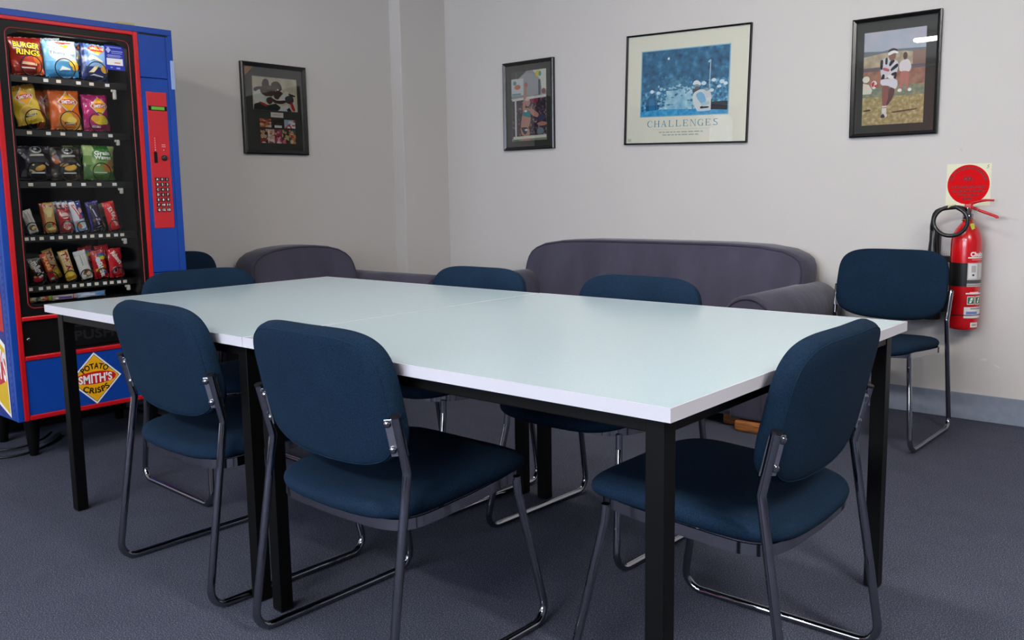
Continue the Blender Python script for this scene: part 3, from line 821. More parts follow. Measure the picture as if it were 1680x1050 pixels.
packet('crisp_packet', 'magenta crisp packet with a lozenge logo, right of the second shelf', 'crisp packet', G2, .104, .156, .044,
       lambda u, v: 'b81f6e' if v > .22 else 'a3175e',
       [('logo', .2, .68, .37), ('e', .25, .30, .62, .13, 'e3c22c'), ('e', -.2, .34, .32, .09, 'd9a52a'), ('e', .6, .26, .25, .08, 'efdc50'), ('p', [(-.45, .10), (.2, .085), (.2, .135), (-.45, .15)], 'e9e4da'), ('e', -.12, .117, .34, .008, '35151f')], (X0, 1.819, z), 2, 0, 0, seed=6)
# third shelf
z = GAP(1.163)
def deli(c1, chips):
    return [('e', .1, .88, .36, .10, '8b9390'), ('e', .12, .895, .25, .07, c1), ('e', .05, .90, .10, .03, 'c3c7c4'), ('p', [(-.35, .69), (.55, .70), (.5, .755), (-.25, .755)], 'b5b2a4'), ('e', 0, .34, .62, .19, '16150f')]+chips+[('p', [(-.3, .19), (.5, .185), (.5, .225), (-.3, .23)], 'd2d2cc'), ('p', [(-.78, .70), (-.62, .78), (-.5, .66), (-.62, .60)], '8f8698'), ('p', [(.55, .47), (.75, .40), (.8, .43), (.6, .52)], '9a9488')]
packet('crisp_packet', 'black crisp packet with a grey ring emblem and one golden crisp, third shelf left', 'crisp packet', G3, .124, .142, .044, lambda u, v: '1d1b22' if v < .9 else '2a2030',
       deli('1d1b22', [('e', .25, .345, .34, .075, 'c9902f', .25), ('e', .35, .39, .2, .05, 'dba84a', .2), ('p', [(-.5, .31), (-.3, .30), (-.05, .24), (-.2, .23)], 'cfae6c'), ('e', -.2, .44, .08, .03, 'e3cf9a')]), (X0, 1.545, z), 1, 0, 0, seed=7)
packet('crisp_packet', 'dark brown crisp packet with a grey ring emblem, middle of the third shelf', 'crisp packet', G3, .122, .140, .044, lambda u, v: '33261c' if u < .2 or v < .18 else '231d18',
       deli('231d18', [('e', .15, .36, .42, .08, 'd5a033', .1), ('e', .35, .40, .25, .06, 'e0b23c', .3), ('e', -.25, .46, .28, .05, 'c99a60', .2), ('e', -.7, .62, .18, .14, 'b8642c', .2)]), (X0, 1.674, z), 1, 0, 0, seed=8)
gw = packet('crisp_packet', 'green snack packet with white rounded lettering, right of the third shelf', 'crisp packet', G3, .126, .150, .046,
       lambda u, v: ('2f6b2c' if .35 < u < .8 else 'a7bd76') if v > .70 else ('7f9f52' if v > .42 else '456b30'),
       [('e', .12, .74, .62, .18, '3b7d34'), ('t', 'Grain', .14, .78, .50, .12, 'e9ecdf', 0, .05), ('t', 'Waves', .16, .655, .54, .12, 'dfe6d8', 0, .05), ('e', -.05, .33, .62, .17, '6f9450'), ('e', .45, .34, .40, .09, 'b9803c', -.4), ('e', .62, .46, .26, .10, 'a87040', .9), ('e', -.2, .44, .14, .035, 'efd8a0'), ('p', [(-.4, .2), (.4, .2), (.4, .232), (-.4, .232)], 'c6ccc0')], (X0, 1.812, z), -1, 0, 0, seed=9)
behind(gw, -.07, -.045, .0, 'green snack packet almost hidden behind the left edge of the front green one', 3)
# fourth shelf
z = GAP(.940); XB = XI-.022
packet('snack_bar', 'white wrapped snack bar leaning left with a nut picture, leftmost of the fourth shelf', 'snack bar', G4, .036, .100, .020, 'd0ccc6',
       [('p', [(-.45, .42), (-.15, .42), (-.15, .92), (-.45, .92)], 'b9b4b0'), ('p', [(.15, .42), (.3, .42), (.3, .92), (.15, .92)], 'a99a98'), ('e', .0, .23, .72, .12, '6f5236'), ('e', .15, .2, .5, .08, 'e2cfa6'), ('e', -.4, .27, .25, .05, '6f8a3c'), ('e', .35, .15, .3, .05, 'd8904a')], (XB, 1.517, z), 17, 0, 0, seed=10)
packet('noodle_packet', 'tan snack packet with a vegetable picture, second from left on the fourth shelf', 'snack packet', G4, .052, .128, .024, lambda u, v: 'c99a58' if u > .2 else 'a8562e',
       [('e', .1, .76, .72, .18, 'd9bd7c'), ('e', .45, .87, .22, .035, '41508a'), ('p', [(-.7, .80), (-.2, .84), (-.2, .93), (-.7, .93)], 'b3402c'), ('p', [(-.3, .52), (.3, .52), (.5, .74), (-.3, .74)], 'dccb8c'), ('e', .1, .22, .80, .16, 'd9a04a'), ('e', -.25, .24, .32, .07, '4f7436'), ('e', .35, .28, .22, .05, 'bd4530'), ('e', .1, .13, .6, .05, 'e8d49c')], (XB, 1.584, z), 6, 0, 0, seed=11)
packet('chocolate_bar', 'red chocolate packet with white ovals, third from left on the fourth shelf', 'chocolate bar', G4, .046, .104, .022, 'a31823',
       [('e', .1, .68, .66, .13, 'd9b9b4'), ('p', [(-.5, .61), (.6, .61), (.6, .66), (-.5, .66)], 'b3222a'), ('e', .15, .28, .70, .19, 'e4dad6'), ('t', 'KitKat', .15, .29, .86, .14, 'b81c26', -.1, .05), ('e', -.1, .17, .3, .06, 'c98a6a')], (XB, 1.650, z), 7, 0, 0, seed=12)
cr = packet('chocolate_bar', 'white and red striped chocolate bar with a blue lower half, fourth shelf middle', 'chocolate bar', G4, .046, .132, .022, lambda u, v: 'dedce2' if u < .5 and v > .35 else ('26307c' if v > .4 else '8fb6d8'),
       [('p', [(-.7, .90), (-.25, .90), (.55, .42), (.1, .42)], 'c02534'), ('p', [(-.45, .85), (-.25, .85), (.25, .55), (.05, .55)], 'e3dcdf'), ('e', .45, .68, .3, .09, 'd99a9a'), ('e', .25, .22, .62, .15, 'cfe2ea'), ('e', -.25, .20, .28, .12, 'c46a34', .4), ('e', -.6, .28, .2, .06, 'd4763c')], (XB, 1.714, z), 12, 0, 0, seed=13)
for k in range(3):
    behind(cr, -.022*(k+1), -.012*(k+1)-.004, .0, ['white and red chocolate bar first in line behind the front striped one', 'white and red chocolate bar second in line behind the front striped one', 'white and red chocolate bar last in line behind the front striped one'][k], 2)
packet('chocolate_bar', 'dark purple chocolate bar with pale lettering, second from right on the fourth shelf', 'chocolate bar', G4, .050, .130, .022, lambda u, v: '3f2f9a' if v > .93 or u < .1 else '1c1838',
       [('p', [(-.35, .75), (-.15, .75), (.2, .47), (-.02, .47)], 'b9b4c8'), ('e', -.4, .36, .18, .06, '7c5348'), ('p', [(-.15, .42), (.1, .42), (.35, .2), (.1, .18)], 'a7a4b4'), ('e', .4, .35, .22, .06, '8f8ca0'), ('p', [(-.2, .10), (.6, .12), (.6, .14), (-.2, .12)], '8d9a6a')], (XB, 1.785, z), 11, 0, 0, seed=14)
kk = packet('chocolate_bar', 'bright red chocolate bar with white script, rightmost of the fourth shelf', 'chocolate bar', G4, .046, .128, .022, 'cf1f22',
       [('e', .1, .60, .5, .14, 'd8423a'), ('t', 'Kit Kat', .1, .62, .9, .17, 'eed9d2', -1.25, .03), ('e', .1, .28, .6, .15, 'd63a34'), ('t', 'Chunky', .1, .28, .8, .13, 'efdcd6', -1.1, .03)], (XB, 1.860, z), 12, 0, 0, seed=15)
packet('nut_packet', 'grey and green packet half hidden behind the bright red chocolate bar', 'snack packet', G4, .046, .120, .020, lambda u, v: '6d6a62' if v > .5 else '4a463c', [('e', -.4, .75, .4, .1, '8d6a58'), ('e', -.3, .2, .4, .12, 'a37f2a')], (XB-.05, 1.836, z), 8, 0, 0, seed=16)
# fifth shelf
z = GAP(.731)
packet('sweet_packet', 'dark brown sweet packet with white lettering, leftmost of the fifth shelf', 'sweet packet', G5, .052, .108, .024, lambda u, v: '2a1813' if v < .92 else '55504c',
       [('e', -.5, .70, .25, .13, '9a7a3a'), ('e', .0, .17, .66, .13, 'b3263a'), ('t', "m&m's", .22, .55, 1.25, .30, 'cfcac6', -1.2, .05), ('e', -.4, .27, .2, .04, 'd8b03c')], (XB, 1.516, z), 6, 0, 0, seed=17)
packet('chocolate_bar', 'narrow orange and red chocolate bar leaning left, second on the fifth shelf', 'chocolate bar', G5, .026, .128, .020, lambda u, v: 'd5481e' if v > .38 else ('2a1a1c' if v > .33 or v < .06 else 'a3202a'),
       [('t', 'MARS', 0, .66, 2.1, .13, 'e9b26a', -1.57, .06), ('e', .0, .12, .6, .04, '8fc4b8')], (XB, 1.578, z), 17, 0, 0, seed=18)
tw = packet('chocolate_bar', 'gold chocolate bar with large red lettering, third on the fifth shelf', 'chocolate bar', G5, .040, .134, .022, lambda u, v: 'c9a24a' if v > .32 else ('e2bd3c' if v > .12 else 'b98a2a'),
       [('p', [(-.8, .36), (.8, .36), (.8, .93), (-.8, .93)], 'd6bd8e'), ('t', 'TWIX', .05, .64, 1.75, .20, '8e1a2a', -1.5, .05), ('e', .0, .22, .6, .08, 'f0d860')], (XB, 1.655, z), 14, 0, 0, seed=19)
behind(tw, -.06, -.035, .004, 'gold chocolate bar top showing behind the front gold one with red lettering', 3)
packet('snack_bar', 'white wrapped snack bar with nuts near its foot, middle of the fifth shelf', 'snack bar', G5, .048, .128, .022, lambda u, v: 'dcdad6' if v < .85 else 'c4c6c6',
       [('p', [(-.3, .48), (-.1, .48), (-.1, .85), (-.3, .85)], 'a9b0a4'), ('p', [(.2, .48), (.3, .48), (.3, .85), (.2, .85)], 'c2c2bc'), ('e', .15, .20, .7, .13, '96764a'), ('e', .3, .18, .4, .07, 'e3cdb0'), ('e', -.1, .26, .3, .05, '7c5a32'), ('e', -.45, .12, .3, .05, 'ecebe6')], (XB, 1.722, z), 14, 0, 0, seed=20)
sk = packet('sweet_packet', 'red sweet packet with coloured dots and white letters, second from right on the fifth shelf', 'sweet packet', G5, .056, .128, .026, lambda u, v: 'b3121f' if v < .8 else '9c1320',
       [('e', .35, .80, .5, .06, '3f56a8'), ('e', .25, .74, .5, .06, '4f9a44'), ('e', .45, .70, .42, .06, 'd8b82a'), ('e', -.25, .64, .34, .12, 'd9d6da'), ('e', .4, .38, .4, .1, 'c4581c'), ('e', -.55, .30, .25, .06, 'd9a62a'), ('e', .5, .20, .3, .05, '3a5ca0'), ('t', 'Skittles', .05, .31, 1.05, .20, 'ece6e2', -1.35, .05)], (XB, 1.784, z), 7, 0, 0, seed=21)
behind(sk, -.06, -.02, .012, 'red sweet packet behind the one with coloured dots', 3)
ml = packet('sweet_packet', 'red sweet packet with slanting white lettering, rightmost of the fifth shelf', 'sweet packet', G5, .058, .132, .026, 'c01e26',
       [('t', 'Maltesers', .15, .68, .95, .18, 'efe2d8', -1.0, .04), ('e', -.05, .25, .65, .17, 'b5283c'), ('e', -.3, .27, .36, .11, 'c48f96'), ('e', -.2, .25, .2, .06, '5a2428'), ('p', [(.3, .13), (.6, .13), (.6, .4), (.3, .42)], '9a5a50')], (XB, 1.852, z), 3, 0, 0, seed=22)
behind(ml, -.06, -.02, .010, 'red sweet packet behind the one with slanting white lettering', 4)
# lowest shelf: sticks lying across
z = GAP(.655)-.001
packet('sweet_stick', 'multicoloured roll of sweets lying at the left of the lowest shelf', 'roll of sweets', G6, .094, .022, .018, lambda u, v: ['c98a2c', '9a9a94', '3a3f48', 'b4a08c', 'a3412c', '7cae3a'][min(5, int(u*6))], [('p', [(-.7, .3), (.5, .3), (.5, .6), (-.7, .6)], '8f9a52'), ('e', -.3, .5, .1, .25, '343a5a'), ('e', .2, .5, .1, .25, 'b3432a')], (XB, 1.517, z), 1, 0, 0, crimp=.02, seed=23)
packet('sweet_stick', 'mauve chewy sweet stick lying in the middle of the lowest shelf', 'roll of sweets', G6, .104, .022, .018, lambda u, v: 'b4a0a4' if u < .75 else ('b0533f' if u < .8 else 'a3a3b4'), [('p', [(-.55, .3), (.4, .3), (.4, .7), (-.55, .7)], '5a4f9a'), ('e', -.7, .4, .1, .2, 'e9d9d4')], (XB, 1.622, z), 1, 0, 0, crimp=.02, seed=24)
packet('sweet_stick', 'pale blue roll of mints lying at the right of the lowest shelf', 'roll of sweets', G6, .112, .024, .018, lambda u, v: '7f9cc4' if u > .4 else 'a3b4cc', [('p', [(-.8, .35), (.2, .35), (.2, .7), (-.8, .7)], 'c3cfdd'), ('e', .6, .5, .25, .3, '5a8ccc')], (XB, 1.733, z), 1, 0, 0, crimp=.02, seed=25)
# on and under the machine
b = MB(); b.box((-.05, -.036, 0), (.012, .036, .009), ink('a89a5c'), .001); tag(b.build('cardboard_strip', None, (FX-.02, 1.905, MZ1)), 'thin yellowish cardboard strip lying on top of the vending machine', 'cardboard')
b = MB()
vs = []
for i in range(9):
    for j in range(2): vs.append(((-.14+.14*j), -.06+.12*i/8, .0015+.008*(i/8-.5)**2*(1+j)))
b.add(vs, [[2*i, 2*i+1, 2*i+3, 2*i+2] for i in range(8)]+[[2*i+2, 2*i+3, 2*i+1, 2*i] for i in range(0)], ink('a7a7a4'), None, True)
tag(b.build('paper_sheet', None, (FX-.02, 1.42, MZ1)), 'sheet of grey paper lying on top of the vending machine at its left', 'paper')
b = MB()
pth = [(0, 0, .006), (.12, -.10, .006), (.20, -.26, .006), (.10, -.40, .006), (-.12, -.45, .006), (-.3, -.38, .006)]
def smooth_path(P, n=8):
    P = [Vector(p) for p in P]; out = []
    for i in range(len(P)-1):
        p0, p1, p2, p3 = P[max(i-1, 0)], P[i], P[i+1], P[min(i+2, len(P)-1)]
        for k in range(n):
            t = k/n; out.append(.5*((2*p1)+(p2-p0)*t+(2*p0-5*p1+4*p2-p3)*t*t+(3*p1-p0-3*p2+p3)*t**3))
    out.append(P[-1]); return out
b.tube(smooth_path(pth), .005, RUBBER, 8); b.tube(smooth_path([(x*.8-.05, y*.8-.02, .015) for x, y, z in pth]), .005, RUBBER, 8)
tag(b.build('power_cable', None, (-4.22, 1.66, 0)), 'black power cable looping on the carpet under the vending machine', 'cable')

# ------------------------------------------------------------------ framed pictures
def art(mb, f, shapes, lay0=0):
    for k, s in enumerate(shapes):
        L = lay0+k
        if s[0] == 'r': _, x0, y0, x1, y1, h = s; pts = [(x0, y0), (x1, y0), (x1, y1), (x0, y1)]
        elif s[0] == 'e': _, x, y, rx, ry, h = s[:6]; pts = ell(x, y, rx, ry, 16, s[6] if len(s) > 6 else 0)
        elif s[0] == 'p':
            _, pts, h = s
            if len(pts) >= 4 and all(.004 < a < .996 and .004 < c < .996 for a, c in pts):      # soften painted outlines
                for _i in range(2):
                    q = []
                    for i in range(len(pts)):
                        (ax, ay), (bx, by) = pts[i], pts[(i+1) % len(pts)]
                        t = .2; q += [(ax+(bx-ax)*t, ay+(by-ay)*t), (bx+(ax-bx)*t, by+(ay-by)*t)]
                    pts = q
        elif s[0] == 'b':     # seeded blotches: x0 y0 x1 y1 n rx ry colours
            _, x0, y0, x1, y1, n, rx, ry, cols, sd_ = s; rn = random.Random(sd_)
            for _k in range(n):
                cx, cy = rn.uniform(x0, x1), rn.uniform(y0, y1); a, bq = rx*rn.uniform(.5, 1.3), ry*rn.uniform(.5, 1.3)
                mb.poly([f(min(max(px, x0), x1), min(max(py, y0), y1), L+_k/n) for px, py in ell(cx, cy, a, bq, 10)], ink(rn.choice(cols), .5, .3))
            continue
        mb.poly([f(px, py, L) for px, py in pts], ink(h, .5, .3))
def picture(name, label, cat, Mw, w, h, fwid, dep, backing, content, frame_mat=FRAMEB):
    """Mw: wall frame (u right, v up, w out); content(mb, f): f(u 0..1, v 0..1 downwards, layer)"""
    t = thing(name, label, cat); t.matrix_world = Mw
    b = MB()
    prof = [(0, 0), (0, dep), (fwid*.3, dep+.003), (fwid, dep-.004), (fwid, 0)]
    cs = [(-w/2, -h/2, 1, 1), (w/2, -h/2, -1, 1), (w/2, h/2, -1, -1), (-w/2, h/2, 1, -1)]
    vs = []; fs = []; m = len(prof)
    for x, y, sx, sy in cs:
        for q, d in prof: vs.append((x+sx*q, y+sy*q, d))
    for i in range(4):
        j = (i+1) % 4
        for k in range(m-1): fs.append([i*m+k, j*m+k, j*m+k+1, i*m+k+1])
    b.add(vs, fs, frame_mat); b.build('frame', t)
    b = MB(); b.box((-w/2+fwid*.6, -h/2+fwid*.6, .001), (w/2-fwid*.6, h/2-fwid*.6, .004), backing); bk = b.build('mat_board', t)
    b = MB(); f = lambda u, v, k=0: (-w/2+u*w, h/2-v*h, .0044+.00012*k)
    content(b, f); b.build('print', bk)
    b = MB(); b.box((-w/2+fwid*.7, -h/2+fwid*.7, dep-.006), (w/2-fwid*.7, h/2-fwid*.7, dep-.0045), PGLASS); b.build('glass', t)
    return t
def back_M(x, z, roll=0):
    M_ = Matrix(((1, 0, 0, x), (0, 0, -1, YB), (0, 1, 0, z), (0, 0, 0, 1))); return M_ @ Matrix.Rotation(rad(roll), 4, 'Z')
def left_M(y, z):
    return Matrix(((0, 0, 1, XL), (1, 0, 0, y), (0, 1, 0, z), (0, 0, 0, 1)))
def sub(f, x0, y0, x1, y1): return lambda u, v, k=0: f(x0+u*(x1-x0), y0+v*(y1-y0), k)

SAND = ntex('print_sand', '8f7d50', 'c0ad80', 60, 'a89466', stretch=(1, 1, 3)); FIELD = ntex('print_field', '6f7a68', '9a8f6e', 50, '838a72', stretch=(1, 1, 3)); BROWN = ntex('print_brown', '8a5f4e', 'a87c66', 30); SKYP = ntex('print_sky', 'a4aebb', 'b8b2be', 12)
STAND = ntex('print_stand', '9c8a72', 'bfae92', 30); CROWD = ntex('print_crowd', '1c1a24', 'b39a98', 60, '4f3c4a', lo=.3, hi=.72); HUDB = ntex('print_cream', 'c4b99e', 'ddd6c2', 24)
def c_rugby(b, f):
    art(b, f, [('p', [(.05, .03), (.225, .03), (.05, .165)], 'a9743c'), ('b', .05, .03, .10, .10, 8, .012, .012, ['8a5a2a', 'b98648'], 1)])
    g = sub(f, .175, .145, .865, .51)
    art(b, g, [('r', 0, 0, 1, 1, HUDB), ('e', .14, .62, .14, .2, 'dcdad0'),
               ('p', [(.02, .36), (.12, .30), (.22, .30), (.20, .40), (.08, .46), (.02, .44)], '3a2b26'), ('p', [(.06, .46), (.16, .36), (.26, .48), (.24, .78), (.10, .80), (.02, .78)], 'd9dad4'),
               ('p', [(.20, .24), (.24, .08), (.30, .05), (.36, .09), (.37, .24), (.33, .30), (.24, .30)], '2a1f1c'), ('p', [(.18, .28), (.38, .24), (.52, .28), (.50, .40), (.46, .56), (.30, .60), (.18, .50), (.16, .38)], '4d372f'), ('p', [(.28, .40), (.42, .36), (.46, .42), (.34, .47)], '241917'), ('p', [(.30, .33), (.40, .30), (.42, .34), (.33, .36)], '6b4d41'),
               ('p', [(.40, .22), (.46, .12), (.56, .10), (.64, .20), (.66, .34), (.58, .42), (.48, .36)], '2b1f1d'), ('p', [(.44, .28), (.54, .24), (.60, .34), (.54, .40), (.46, .36)], '553c33'), ('p', [(.44, .42), (.60, .38), (.70, .48), (.66, .62), (.48, .66)], '46322b'), ('e', .56, .36, .025, .025, 'd9d3cf'),
               ('p', [(.66, .48), (.76, .36), (.82, .42), (.78, .56), (.70, .66), (.60, .72), (.56, .64)], 'dde0db'), ('p', [(.22, .60), (.40, .56), (.50, .68), (.44, .82), (.28, .78)], 'c9cfca'), ('p', [(.30, .62), (.42, .58), (.44, .74), (.36, .84), (.28, .74)], '4a332c'),
               ('p', [(.40, .60), (.52, .70), (.72, .66), (.78, .70), (.62, .80), (.44, .76)], '38271f'), ('p', [(.02, .84), (.12, .78), (.34, .84), (.50, .78), (.62, .90), (.54, 1), (0, 1)], '1d2624'), ('p', [(.12, .74), (.22, .78), (.32, .84), (.28, .90), (.16, .82)], 'a6232a'),
               ('p', [(.70, .58), (.80, .50), (.90, .54), (.92, .68), (.84, .78), (.74, .74)], '44393a'), ('p', [(.78, .44), (.86, .46), (.96, .50), (.95, .54), (.84, .54)], '2c2522'), ('p', [(.82, .74), (.88, .70), (.95, .98), (.88, .98)], 'b8242c'), ('p', [(.60, .88), (.78, .80), (.84, 1), (.58, 1)], 'd5dad8'), ('p', [(.74, .94), (.80, .88), (.86, 1), (.76, 1)], '1a1c1c')], 3)
    art(b, f, [('r', .43, .53, .625, .585, 'd6cfcb'), ('r', .47, .555, .58, .56, '9c8f8c')], 30)
    cols = [('b3653f', ['d9a07a', '7a3a2a', 'c9c0b4']), ('2a1d1c', ['3c2a28', '1b1414', '55403c']), ('9fb0c4', ['c23f38', 'd9dfe4', 'c44a2c'])]
    for k, (c, bl) in enumerate(cols):
        g = sub(f, .255+.19*k, .605, .43+.19*k, .70); art(b, g, [('r', 0, 0, 1, 1, c), ('b', 0, 0, 1, 1, 12, .22, .16, bl, 20+k)], 30)
    art(b, sub(f, .255+.19, .605, .43+.19, .70), [('r', .2, .72, .85, 1, 'd9d3d0')], 33)
    cols = [('8a2f30', ['d9d0c4', '1f1a1a', 'c4a070']), ('c9a294', ['e0cfc4', '8a5048', 'd9b9a4']), ('a83a56', ['d9a0b0', '7a2038', 'e0d0d0']), ('5a3040', ['d96a7a', '24302c', 'b0b070']), ('3f5a58', ['d9823a', 'b03048', 'c9c0a0'])]
    for k, (c, bl) in enumerate(cols):
        g = sub(f, .255+.112*k, .72, .362+.112*k, .875); art(b, g, [('r', 0, 0, 1, 1, c), ('b', 0, 0, 1, 1, 16, .24, .12, bl, 30+k), ('e', .5, .2, .2, .1, 'b98a74')], 30)
picture('framed_photo', 'black framed photo collage on the left wall of huddled players in white shirts', 'picture', left_M(3.137, 1.5915), .443, .518, .024, .02, MATBOARD, c_rugby)

def c_volley(b, f):
    g = sub(f, .15, .11, .84, .895)
    art(b, g, [('r', 0, 0, 1, 1, '9a9a9c'), ('p', [(0, 0), (.45, 0), (.15, .12), (0, .14)], '4a4a4a'), ('p', [(.15, .12), (.45, .02), (.85, .1), (.8, .36), (.4, .36)], 'a4a5a5'), ('p', [(.62, 0), (1, 0), (1, .3), (.9, .36), (.84, .15)], 'dad8cc'),
               ('r', .0, .1, .35, .34, 'd3d6d2'), ('e', .1, .16, .05, .03, '5f9a94'), ('e', .18, .22, .09, .035, 'd07a6a'), ('r', .02, .31, .28, .335, '6fa39c'), ('r', .12, .0, .16, .1, '6a5a50'),
               ('r', .78, .14, .84, .36, '55565a'), ('e', .78, .055, .085, .045, 'd9c63c'), ('e', .83, .06, .04, .035, '4f9aa4'), ('e', .93, .31, .06, .04, '8a5048')])
    art(b, g, [('r', 0, .40, 1, .94, CROWD), ('e', .66, .43, .12, .04, '8a2f4a'),
               ('e', .86, .68, .10, .05, '3f4458'), ('e', .88, .77, .14, .03, 'b98070'), ('e', .83, .87, .10, .05, '6f8088')], 14)
    art(b, g, [('p', [(0, .385), (1, .36), (1, .395), (0, .42)], 'e3ddd2'), ('r', .10, .40, .145, .96, 'd9d6cc'), ('r', .0, .40, .03, .96, '4f4a44'), ('p', [(.05, .935), (1, .925), (1, .965), (.05, .975)], 'ded9c4'),
               ('r', 0, .975, 1, 1, '8f8f74'), ('p', [(.05, .985), (.2, .975), (.2, 1), (.05, 1)], '2f7a74')], 14+6)
    SK = 'c08a78'
    art(b, g, [('p', [(.40, .19), (.46, .19), (.44, .35), (.40, .56), (.31, .56), (.37, .35)], SK), ('e', .43, .2, .055, .035, 'c4717a'), ('e', .48, .455, .07, .055, 'b98a80'), ('e', .47, .41, .07, .02, 'd6c8b8'),
               ('p', [(.34, .53), (.56, .53), (.56, .72), (.5, .82), (.26, .82), (.30, .68)], SK), ('p', [(.54, .52), (.72, .59), (.80, .63), (.76, .68), (.66, .66), (.56, .62)], SK),
               ('p', [(.34, .58), (.42, .56), (.56, .58), (.56, .68), (.45, .655), (.30, .635)], '2f8a8a'), ('e', .42, .575, .04, .015, 'dfe6e4'),
               ('p', [(.26, .80), (.5, .80), (.55, .93), (.30, .93)], SK), ('p', [(.26, .80), (.5, .81), (.42, .91), (.37, .91)], '22262a'), ('e', .43, .845, .05, .015, 'cfd6d8'), ('p', [(.28, .975), (.54, .97), (.54, 1), (.28, 1)], SK)], 26)
picture('framed_photo', 'smallest black framed picture on the back wall showing a volleyball player at the net', 'picture', back_M(-3.698, 1.636), .416, .556, .022, .02, MATBOARD, c_volley)

def serif(mb, ch, f):
    """one capital drawn with thick and thin strokes in a unit box"""
    def P(*pts): mb.poly([f(x, y) for x, y in pts], TXTB)
    def stem(x, t, y0=0, y1=1, s=.09):
        P((x-t/2, y0), (x+t/2, y0), (x+t/2, y1), (x-t/2, y1)); P((x-t/2-s, y0), (x+t/2+s, y0), (x+t/2+s, y0+.04), (x-t/2-s, y0+.04)); P((x-t/2-s, y1-.04), (x+t/2+s, y1-.04), (x+t/2+s, y1), (x-t/2-s, y1))
    if ch in 'CG':
        o = [(.53+.45*math.cos(rad(a)), .5+.52*math.sin(rad(a))) for a in range(42, 322, 10)]; i = [(.58+.36*math.cos(rad(a)), .5+.46*math.sin(rad(a))) for a in range(42, 322, 10)]
        for k in range(len(o)-1): P(o[k], o[k+1], i[k+1], i[k])
        P((.80, .66), (.86, .66), (.88, 1.0), (.84, 1.0))
        if ch == 'G': stem(.82, .13, .0, .42, .07)
        else: P((.82, .0), (.86, .0), (.90, .30), (.86, .30))
    elif ch == 'H': stem(.2, .13); stem(.8, .13); P((.2, .47), (.8, .47), (.8, .52), (.2, .52))
    elif ch == 'A':
        P((.14, 0), (.19, 0), (.53, .98), (.48, 1.02)); P((.72, 0), (.88, 0), (.53, 1.02), (.46, 1.0)); P((.27, .34), (.72, .34), (.70, .39), (.29, .39)); P((.03, 0), (.3, 0), (.3, .04), (.03, .04)); P((.64, 0), (.98, 0), (.98, .04), (.64, .04))
    elif ch == 'L': stem(.25, .13); P((.25, 0), (.88, 0), (.92, .28), (.87, .28), (.80, .05), (.25, .05))
    elif ch == 'E': stem(.25, .13); P((.25, 0), (.86, 0), (.90, .26), (.85, .26), (.78, .05), (.25, .05)); P((.25, .95), (.76, .95), (.82, .76), (.86, .76), (.84, 1), (.25, 1)); P((.25, .48), (.62, .48), (.62, .53), (.25, .53)); P((.62, .38), (.66, .38), (.66, .63), (.62, .63))
    elif ch == 'N': stem(.16, .05); stem(.86, .05); P((.14, 1), (.28, 1), (.88, .04), (.88, -.02), (.82, 0))
    elif ch == 'S':
        vs, fs, a = glyphs('S', -.012); mb.add([f(.5+x*.66, -.01+1.02*y) for x, y in vs], fs, TXTB)
TXTB = ink('4a93a8', .5, .3)
GOLF1 = ntex('print_blue_foliage', '123a56', '5aa8cc', 26, '2a7098', lo=.25, hi=.78, detail=6)
GOLF2 = ntex('print_blue_crowd', '0f2c42', 'c3e3ef', 55, '3f95c2', lo=.3, hi=.74)
GOLF3 = ntex('print_blue_spray', '6fb0d0', 'dcebf0', 22, 'a3cfe0', lo=.3, hi=.7, detail=8)
GOLF4 = ntex('print_blue_haze', '1f5878', '7fb6d0', 24, '4488aa', lo=.3, hi=.75, detail=8)
GOLF5 = ntex('print_blue_grass', '2f92cc', '58b4e4', 60)
